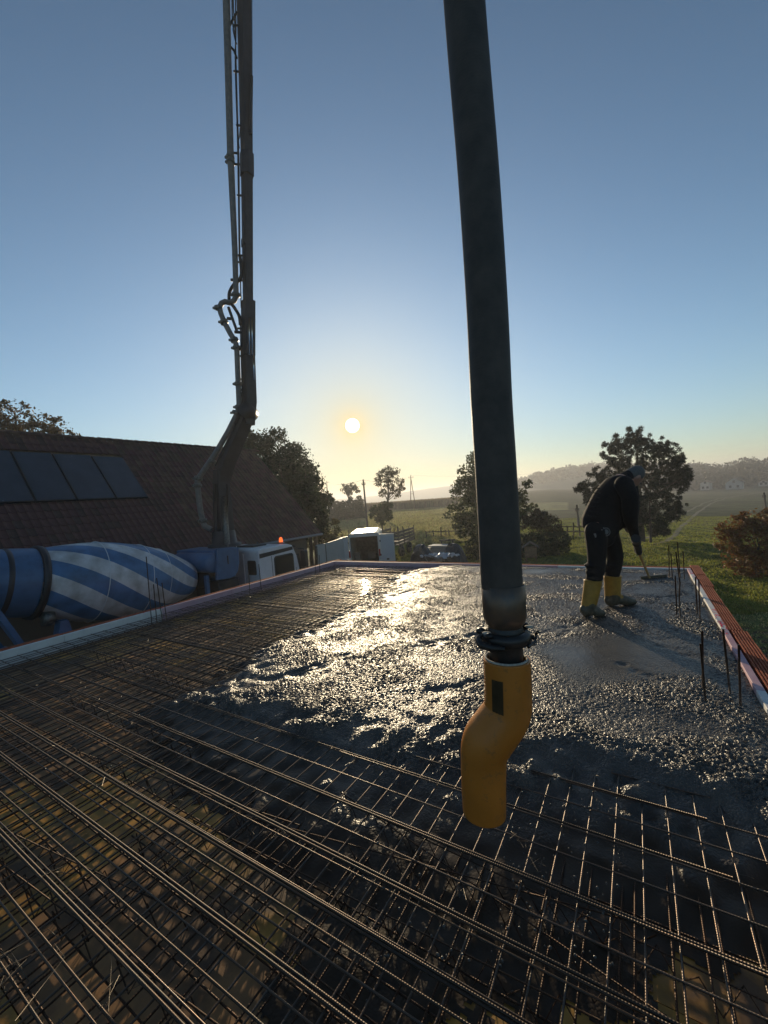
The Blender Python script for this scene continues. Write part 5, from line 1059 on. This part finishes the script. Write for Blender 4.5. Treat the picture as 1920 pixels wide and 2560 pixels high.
# ------------------------------------------------------------------ yard: van, trailer, scrap, panels, poles, fences
def yard():
    # white van, rear doors open towards us
    d = 25.0; c = gp(904, d); hd = math.atan2(-FH[0], FH[1]) + math.atan((911 - 960) / -FPX) * 1 - math.radians(5)
    van = thing('parked_van', tuple(c), 'white panel van with rear doors swung open in the yard', 'van', rotz=hd)
    def vp(name, mb, m, parent=van): return link(name, mb.mesh(name, m), parent)
    mv = mat('van_white', (.55, .56, .53), .35, var=.05, vscale=2); mi = mat('van_interior', (.10, .095, .085), .8, var=.4, vscale=5)
    W, Hh, L = 1.92, 2.42, 5.1; t = .06
    for s in (-1, 1):
        o = vp('body_side', MB().prism([(s * W / 2, 0, .45), (s * W / 2, L - 1.1, .45), (s * W / 2, L - 1.1, Hh - .15), (s * W / 2 * .96, 0, Hh - .15)], (-s * t, 0, 0), (0, 0, 0)), mv)
    ro = vp('roof', MB().prism([(-W / 2 + .01, 0, Hh - .16), (-W / 2 + .07, 0, Hh - .05), (-W / 2 + .22, 0, Hh), (W / 2 - .22, 0, Hh), (W / 2 - .07, 0, Hh - .05), (W / 2 - .01, 0, Hh - .16)], (0, -.02, 0), (0, L - 1.3, 0)), mv)
    for k in range(7): link('roof_rib', MB().box((-.69 + k * .23, (L - 1.3) / 2, Hh + .008), (.07, L - 1.6, .02)).mesh('roof_rib', mv), ro)
    vp('floor', MB().box((0, (L - 1.2) / 2, .5), (W - .14, L - 1.25, .08)), mi); vp('bulkhead', MB().box((0, L - 1.5, 1.4), (W - .14, .05, 1.7)), mi)
    vp('bumper', MB().box((0, -.06, .42), (W - .05, .14, .2)), M_BLACK)
    vp('door_frame', MB().box((0, .02, Hh - .20), (W - .1, .06, .09)), mv)
    for s in (-1, 1): vp('door_post', MB().box((s * (W / 2 - .07), .02, 1.4), (.09, .07, 1.8)), mv)
    vp('nose', MB().prism([(0, L - 1.2, .4), (0, L + .55, .4), (0, L + .55, .95), (0, L + .3, 1.15), (0, L - .35, 1.3), (0, L - 1.1, Hh - .15), (0, L - 1.2, Hh - .1)], (-W / 2 + .05, 0, 0), (W / 2 - .05, 0, 0)), mv)
    for (s, a) in ((1, math.radians(172)), (-1, math.radians(118))):
        hx = s * (W / 2 + .02); dx = -s * math.cos(a); dy = -math.sin(a); u = np.array([-s * math.cos(a), -math.sin(a), 0]); nn = np.array([u[1], -u[0], 0]); w_ = .88
        o = np.array([hx, -.01, 0]); R = np.stack([u, nn, [0, 0, 1]], 1)
        dr = vp('rear_door', MB().box(o + u * w_ / 2 + [0, 0, 1.38], (w_, .05, 1.78), R), mv); q = o + u * w_ / 2 - nn * .03 * (1 if nn[1] > 0 else -1)
        link('door_recess', MB().prism(rrect(q + [0, 0, 1.42], u, (0, 0, 1), w_ - .16, 1.45, .06), -nn * .004, nn * .004).mesh('door_recess', mat('door_liner', (.50, .52, .53), .6)), dr)
        link('latch', MB().box(q + [0, 0, .72], (.16, .03, .10), R).mesh('latch', M_BLACK), dr)
        for zz in (1.0, 1.85): link('hinge', MB().box(o + u * .02 + [0, 0, zz], (.06, .07, .12), R).mesh('hinge', M_BLACK), dr)
    for (x, y) in ((-.82, .95), (.82, .95), (-.82, 4.3), (.82, 4.3)): vp('wheel', MB().lathe([(.12, -.1), (.3, -.11), (.34, -.08), (.34, .08), (.3, .11), (.12, .1)], 20, (x, y, .34), (1, 0, 0)), M_RUBBER)
    for s in (-1, 1): vp('tail_lamp', MB().box((s * (W / 2 - .04), -.03, 1.15), (.10, .03, .42)), mat('tail_red', (.35, .02, .02), .3))
    # toolboxes lying inside the van
    for x, y, z, sx, sy, sz, lab in ((-.6, 1.4, .82, .4, .6, .55, 'dark crate standing inside the open van on the left shelf side'), (.25, 2.2, .72, .5, .7, .36, 'low grey case lying on the van floor')):
        p = np.array(c) + np.array([math.cos(hd) * x - math.sin(hd) * y, math.sin(hd) * x + math.cos(hd) * y, z]); mb = MB().box((0, 0, 0), (sx, sy, sz)); mb.box((0, 0, sz / 2 + .02), (sx * .9, sy * .9, .04)); mb.box((0, -sy / 2 - .015, .05), (sx * .4, .03, .04))
        o = link('storage_crate', mb.mesh('storage_crate', mat('crate_dark', (.12, .12, .11), .7)), label=lab, category='crate'); o.location = p; o.rotation_euler = (0, 0, hd); bevel(o, .015, 1)
    # farm trailer with slatted sides
    c = gp(962, 29.5); tr = thing('farm_trailer', tuple(c), 'dark farm trailer with slatted plank sides beside the white van', 'trailer', rotz=hd - .35); mw = mat('weathered_plank', (.13, .11, .09), .85, var=.4, vscale=6, bump=.4, bscale=20)
    def tp(name, mb, m, parent=tr): return link(name, mb.mesh(name, m), parent)
    tp('bed', MB().box((0, 1.6, .95), (1.9, 3.6, .10)), mw)
    for s in (-1, 1):
        for k in range(4): tp('side_plank', MB().box((s * .95, 1.6, 1.12 + k * .24), (.035, 3.6, .17)), mw)
        for y in (-.15, 1.0, 2.2, 3.35): tp('stake', MB().box((s * .985, y, 1.5), (.05, .07, 1.15 + (.35 if y < 0 else 0))), mw)
    for k in range(4): tp('tailboard_plank', MB().box((0, -.22, 1.12 + k * .24), (1.86, .035, .17)), mw)
    for (x, y) in ((-.8, .7), (.8, .7), (-.8, 2.5), (.8, 2.5)): tp('wheel', MB().lathe([(.12, -.1), (.36, -.12), (.42, -.08), (.42, .08), (.36, .12), (.12, .1)], 20, (x, y, .42), (1, 0, 0)), M_RUBBER)
    tp('drawbar', MB().bar((0, 3.4, .8), (0, 4.8, .5), .1, .1), M_STEEL)
    # heap of gear right of the trailer
    def heap(name, px, d, r, lab, cat, m, seed, n=70):
        c = gp(px, d); g = np.random.default_rng(seed); v = g.standard_normal((n, 3)); v /= np.linalg.norm(v, axis=1)[:, None]; v = v * r * g.uniform(.75, 1.1, (n, 1)); v[:, 2] = np.abs(v[:, 2])
        bm = bmesh.new(); [bm.verts.new(q) for q in v]; bm.verts.new((r[0] * .9, 0, -.05)); bm.verts.new((-r[0] * .9, 0, -.05)); bmesh.ops.convex_hull(bm, input=bm.verts); me = bpy.data.meshes.new(name); bm.to_mesh(me); bm.free(); me.materials.append(m)
        o = link(name, me, label=lab, category=cat); o.location = c; s = o.modifiers.new('s', 'SUBSURF'); s.levels = s.render_levels = 1; dm = o.modifiers.new('d', 'DISPLACE'); tx = bpy.data.textures.new(name, 'CLOUDS'); tx.noise_scale = .35; dm.texture = tx; dm.strength = .22; return o
    mt = mat('black_tarp', (.022, .022, .024), .45, bump=.6, bscale=9, bdist=.04)
    heap('covered_heap', 1048, 23.5, np.array([.78, .7, 1.75]), 'dark hunched tarpaulin-covered heap right of the farm trailer', 'tarp', mt, 3); heap('covered_heap', 1128, 23, np.array([.8, .8, 1.6]), 'low black covered heap nearer the hose, past the crumpled sheeting', 'tarp', mt, 4)
    c = gp(1092, 24.5); bx = thing('board_stack', tuple(c), 'pale stacked boards lying between two dark covered heaps', 'boards'); mb_ = mat('pale_board', (.34, .34, .33), .6, var=.2, vscale=5)
    for k in range(9): link('board', MB().box((.03 * (k % 3), .03 * k, .55 + k * .105), (1.75 - .03 * k, .9, .06)).mesh('board', mb_), bx)
    for s in (-1, 1): link('trestle', MB().box((s * .6, .1, .27), (.1, .8, .5)).mesh('trestle', M_TIMBER), bx)
    ms = mat('plastic_sheet', (.45, .46, .48), .18, spec=.7)
    for px, d, sz, sd, lab in ((1093, 22.2, .55, 5, 'crumpled shiny plastic sheet below the pale boards'), (1060, 22.4, .34, 6, 'small crumpled bright sheet at the foot of the dark heap'), (1118, 22.0, .40, 7, 'torn glossy sheet draped over the low black heap')):
        g = np.random.default_rng(sd); n = 9; X, Y = np.meshgrid(np.linspace(-1, 1, n), np.linspace(-1, 1, n)); Z = g.uniform(0, 1, (n, n)) * .5; v = np.stack([X * sz + g.uniform(-.08, .08, (n, n)), Y * sz * .7 + g.uniform(-.08, .08, (n, n)), Z * sz + .15], -1).reshape(-1, 3); i = np.arange(n * n).reshape(n, n)
        q = np.stack([i[:-1, :-1], i[:-1, 1:], i[1:, 1:], i[1:, :-1]], -1).reshape(-1, 4); o = link('plastic_sheet', fast_mesh('plastic_sheet', v, q, ms, False), label=lab, category='plastic sheet'); o.location = gp(px, d) + np.array([0, 0, .75]); so_ = o.modifiers.new('t', 'SOLIDIFY'); so_.thickness = .006
    for (x0, y0, x1, y1) in ((1040, 1372, 1068, 1402), (1064, 1395, 1104, 1400)): pass
    c = gp(1062, 21.8); mb = MB().tube([(-.5, 0, 1.5), (0, -.1, .75), (.35, -.2, .5)], .035, 6).tube([(0, -.1, .75), (.9, 0, .85)], .03, 6).tube([(.3, -.15, .55), (.3, -.15, 0)], .03, 6); o = link('metal_pole', mb.mesh('metal_pole', M_STEEL), label='bent steel drawbar leaning against the dark covered heap', category='metal bar'); o.location = c
    # white board panels on the left of the van
    def panelfence(name, pts, m, lab, d0):
        a = gp(pts[0][0], d0[0]); root = thing(name, tuple(a), lab, 'panel'); k = len(pts) - 1
        for i in range(k):
            p, q = gp(pts[i][0], d0[i]), gp(pts[i + 1][0], d0[i + 1]); zt0 = PD(pts[i][0], pts[i][1], d0[i])[2]; zt1 = PD(pts[i + 1][0], pts[i + 1][1], d0[i + 1])[2]
            poly = [p + [0, 0, .25], q + [0, 0, .25], np.array([q[0], q[1], zt1]), np.array([p[0], p[1], zt0])]; n_ = np.cross(q - p, [0, 0, 1.]); n_ /= np.linalg.norm(n_)
            part('board_panel', MB().prism(poly, -n_ * .02, n_ * .02), m, root); part('top_rail', MB().bar(poly[3] + [0, 0, .02], poly[2] + [0, 0, .02], .06, .05), m, root); part('post', MB().box((p + [p[0], p[1], zt0]) / 2 if 0 else np.array([p[0], p[1], (p[2] + zt0) / 2]), (.07, .07, zt0 - p[2])), M_STEEL, root)
    mwp = mat('white_board', (.34, .36, .36), .5, var=.08, vscale=2)
    panelfence('panel_fence', [(784, 1366), (806, 1362), (852, 1347)], mwp, 'row of pale board panels between the truck cab and the van', [19, 20, 23])
    c = gp(849, 22.5); bx = thing('utility_box', tuple(c), 'small white utility box standing against the left van door', 'box'); o = link('cabinet', MB().box((0, 0, .65), (.42, .35, 1.25)).mesh('cabinet', mwp), bx); bevel(o, .02, 2); link('lid', MB().box((0, -.02, 1.29), (.48, .42, .05)).mesh('lid', mwp), bx)
    # timber frames standing between the cab and the panels
    c = gp(757, 16.5); tf = thing('timber_frame', tuple(c), 'rough timber frame standing just past the truck cab mirror', 'timber frame', rotz=hd)
    for x in (-.28, .28): link('upright', MB().bar((x, 0, 0), (x * 1.25, .1, 1.75), .08, .08, (0, 1, 0)).mesh('upright', M_TIMBER), tf)
    for z in (.9, 1.66): link('crossbar', MB().bar((-.4, .05, z), (.4, .05, z + .06), .07, .07).mesh('crossbar', M_TIMBER), tf)
    # power poles
    mpole = mat('pole_wood', (.11, .09, .07), .85, var=.3, vscale=5)
    def pole(px, d, top, lab, a_frame=False, lean=0, xb=0):
        b = gp(px, d); t = PD(px + lean, top, d); t = np.array([t[0], t[1], t[2]]); root = thing('power_pole', tuple(b), lab, 'power pole', 'wooden poles carrying the overhead line')
        part('pole', MB().tube([b, t], [.15, .10], 8), mpole, root)
        if a_frame:
            b2 = gp(px + xb, d); part('brace', MB().tube([b2, b + (t - b) * .93], [.13, .09], 8), mpole, root); part('spreader', MB().tube([b + (t - b) * .45, b2 + (t - b2) * .45], .05, 6), mpole, root)
        part('crossarm', MB().box(t - [0, 0, .7], (1.5 if a_frame else .5, .1, .1), np.stack([RH, FH, [0, 0, 1.]], 1)), mpole, root)
        for s in ((-.65, 0, .65) if a_frame else (-.2, .2)): part('insulator', MB().tube([t - [0, 0, .65] + RH * s, t - [0, 0, .40] + RH * s], .05, 6), M_BLACK, root)
        return t
    t1 = pole(916, 56, 1199, 'leaning single power pole left of the tall thin tree', lean=-8); t2 = pole(1027, 120, 1188, 'two-legged power pole standing at the corn field edge', True, xb=13); t0 = pole(817, 150, 1202, 'distant two-legged power pole showing beside the dark house tree', True, xb=7)
    t3 = pole(1444, 48, 1262, 'slim wooden pole at the pine tree branches beside the worker', lean=-2); t4 = pole(1916, 60, 1231, 'short dark pole at the field edge above the autumn shrub', lean=-6)
    def wire(a, b, sag, lab):
        P = [a + (b - a) * t - np.array([0, 0, sag * 4 * t * (1 - t)]) for t in np.linspace(0, 1, 20)]; tag(link('overhead_wire', MB().tube(P, .014, 4).mesh('overhead_wire', M_BLACK)), lab, 'wire')
    wire(t0, t1, 1.0, 'thin overhead wire from the distant pole to the leaning single pole'); wire(t1, t2, 1.2, 'thin overhead wire from the single pole to the two-legged pole'); wire(t2, t2 + RH * 60 + FH * 10 - [0, 0, 1.], 1.5, 'thin overhead wire running on behind the hose from the two-legged pole')
    # post and rail fences
    def fence(pxs, d, h, lab, rails=(.55,), seed=0, dd=0):
        g = random.Random(seed); root = thing('post_fence', tuple(gp(pxs[0], d)), lab, 'fence'); P = []
        for i, px in enumerate(pxs): b = gp(px, d + dd * i); hh = h * g.uniform(.75, 1.25); part('fence_post', MB().tube([b - [0, 0, .1], b + [g.uniform(-.06, .06), g.uniform(-.06, .06), hh]], [.07, .055], 7), mpole, root); P.append(b)
        for a, b in zip(P[:-1], P[1:]):
            for r_ in rails: part('rail', MB().bar(a + [0, 0, h * r_], b + [0, 0, h * r_], .04, .09), mpole, root)
    fence([788, 812, 836, 852, 868, 884, 905, 925, 942, 962, 981, 990, 1004], 44, 1.15, 'weathered post fence across the yard behind the white van', (.5,), 3)
    fence([1062, 1080, 1098, 1111, 1119, 1135, 1150], 42, .95, 'thin post fence on the lawn left of the leafy tree', (.7,), 4)
    fence([1385, 1400, 1415, 1430, 1446, 1462, 1478, 1495, 1510, 1525], 36, 1.1, 'rail fence on the lawn behind the worker legs', (.35, .75), 5)
    c = gp(1112, 25.5); gt = thing('small_gate', tuple(c), 'little wooden gate frame by the leafy tree and dark hedge', 'gate', rotz=hd); 
    for x in (-.35, .35): link('gate_post', MB().box((x, 0, .75), (.09, .09, 1.5)).mesh('gate_post', mpole), gt)
    link('gate_beam', MB().box((0, 0, 1.48), (1.0, .1, .1)).mesh('gate_beam', mpole), gt)
    for k in range(4): link('gate_slat', MB().box((-.21 + k * .14, 0, .55), (.05, .03, .9)).mesh('gate_slat', mpole), gt)
    # little wooden bird house on the dark slope right of the hose
    c = gp(1320, 24.5); bh = thing('bird_table', tuple(c), 'small gabled wooden hutch in the shade right of the hose', 'hutch', rotz=hd - .3)
    link('box', MB().box((0, 0, .55), (.7, .5, .6)).mesh('box', M_TIMBER), bh); link('roof', MB().prism([(-.5, 0, .85), (0, 0, 1.2), (.5, 0, .85), (.5, 0, .80), (0, 0, 1.13), (-.5, 0, .80)], (0, -.34, 0), (0, .34, 0)).mesh('roof', mw), bh)
    for x in (-.28, .28): link('leg', MB().box((x, 0, .12), (.07, .4, .26)).mesh('leg', M_TIMBER), bh)
    # houses across the valley
    mh = mat('house_white', (.36, .355, .34), .8); mr = mat('far_roof', (.10, .06, .05), .8)
    def farhouse(px, d, w_, h, rise, dep, rot, lab):
        c = gp(px, d); r0 = thing('far_house', tuple(c), lab, 'house', rotz=math.atan2(-FH[0], FH[1]) - math.atan((px - 960) / FPX) + rot); 
        link('wall', MB().prism([(-w_ / 2, 0, -.5), (w_ / 2, 0, -.5), (w_ / 2, 0, h), (0, 0, h + rise), (-w_ / 2, 0, h)], (0, 0, 0), (0, dep, 0)).mesh('wall', mh), r0)
        rf = MB()
        for s in (-1, 1): rf.prism([(s * (w_ / 2 + .5), 0, h - .35 * rise / (w_ / 2) + .05), (0, 0, h + rise + .08), (0, 0, h + rise + .3), (s * (w_ / 2 + .55), 0, h - .35 * rise / (w_ / 2) + .25)], (0, -.5, 0), (0, dep + .5, 0))
        link('roof', rf.mesh('roof', mr), r0)
        for x, z in ((-w_ * .22, 1.4), (w_ * .22, 1.4), (0, h + rise * .25)): link('window', MB().box((x, -.02, z), (1.0, .06, 1.2)).mesh('window', M_GLASS), r0)
    farhouse(1838, 200, 6.4, 3.2, 2.4, 11, -.06, 'white gabled house standing in front of the wood across the field'); farhouse(1766, 215, 4.2, 3.8, 1.0, 6, -.15, 'pale flat-fronted house left of the white gabled house'); farhouse(1912, 215, 4, 2.0, 1.4, 7, .0, 'small pale house at the picture edge by the far wood')
yard()

# ------------------------------------------------------------------ morning haze: one closed box of thin air
def haze():
    m = bpy.data.materials.new('haze_air'); m.use_nodes = True; t = m.node_tree; t.nodes.clear(); o = t.nodes.new('ShaderNodeOutputMaterial'); v = t.nodes.new('ShaderNodeVolumePrincipled')
    v.inputs['Color'].default_value = (.93, .95, 1, 1); v.inputs['Density'].default_value = HAZE; v.inputs['Anisotropy'].default_value = .42; t.links.new(v.outputs[0], o.inputs['Volume'])
    z0, z1 = -19, 32; me = MB().box((0, 0, (z0 + z1) / 2), (3300, 3300, z1 - z0)).mesh('haze', m); link('haze', me, kind='stuff')
haze()
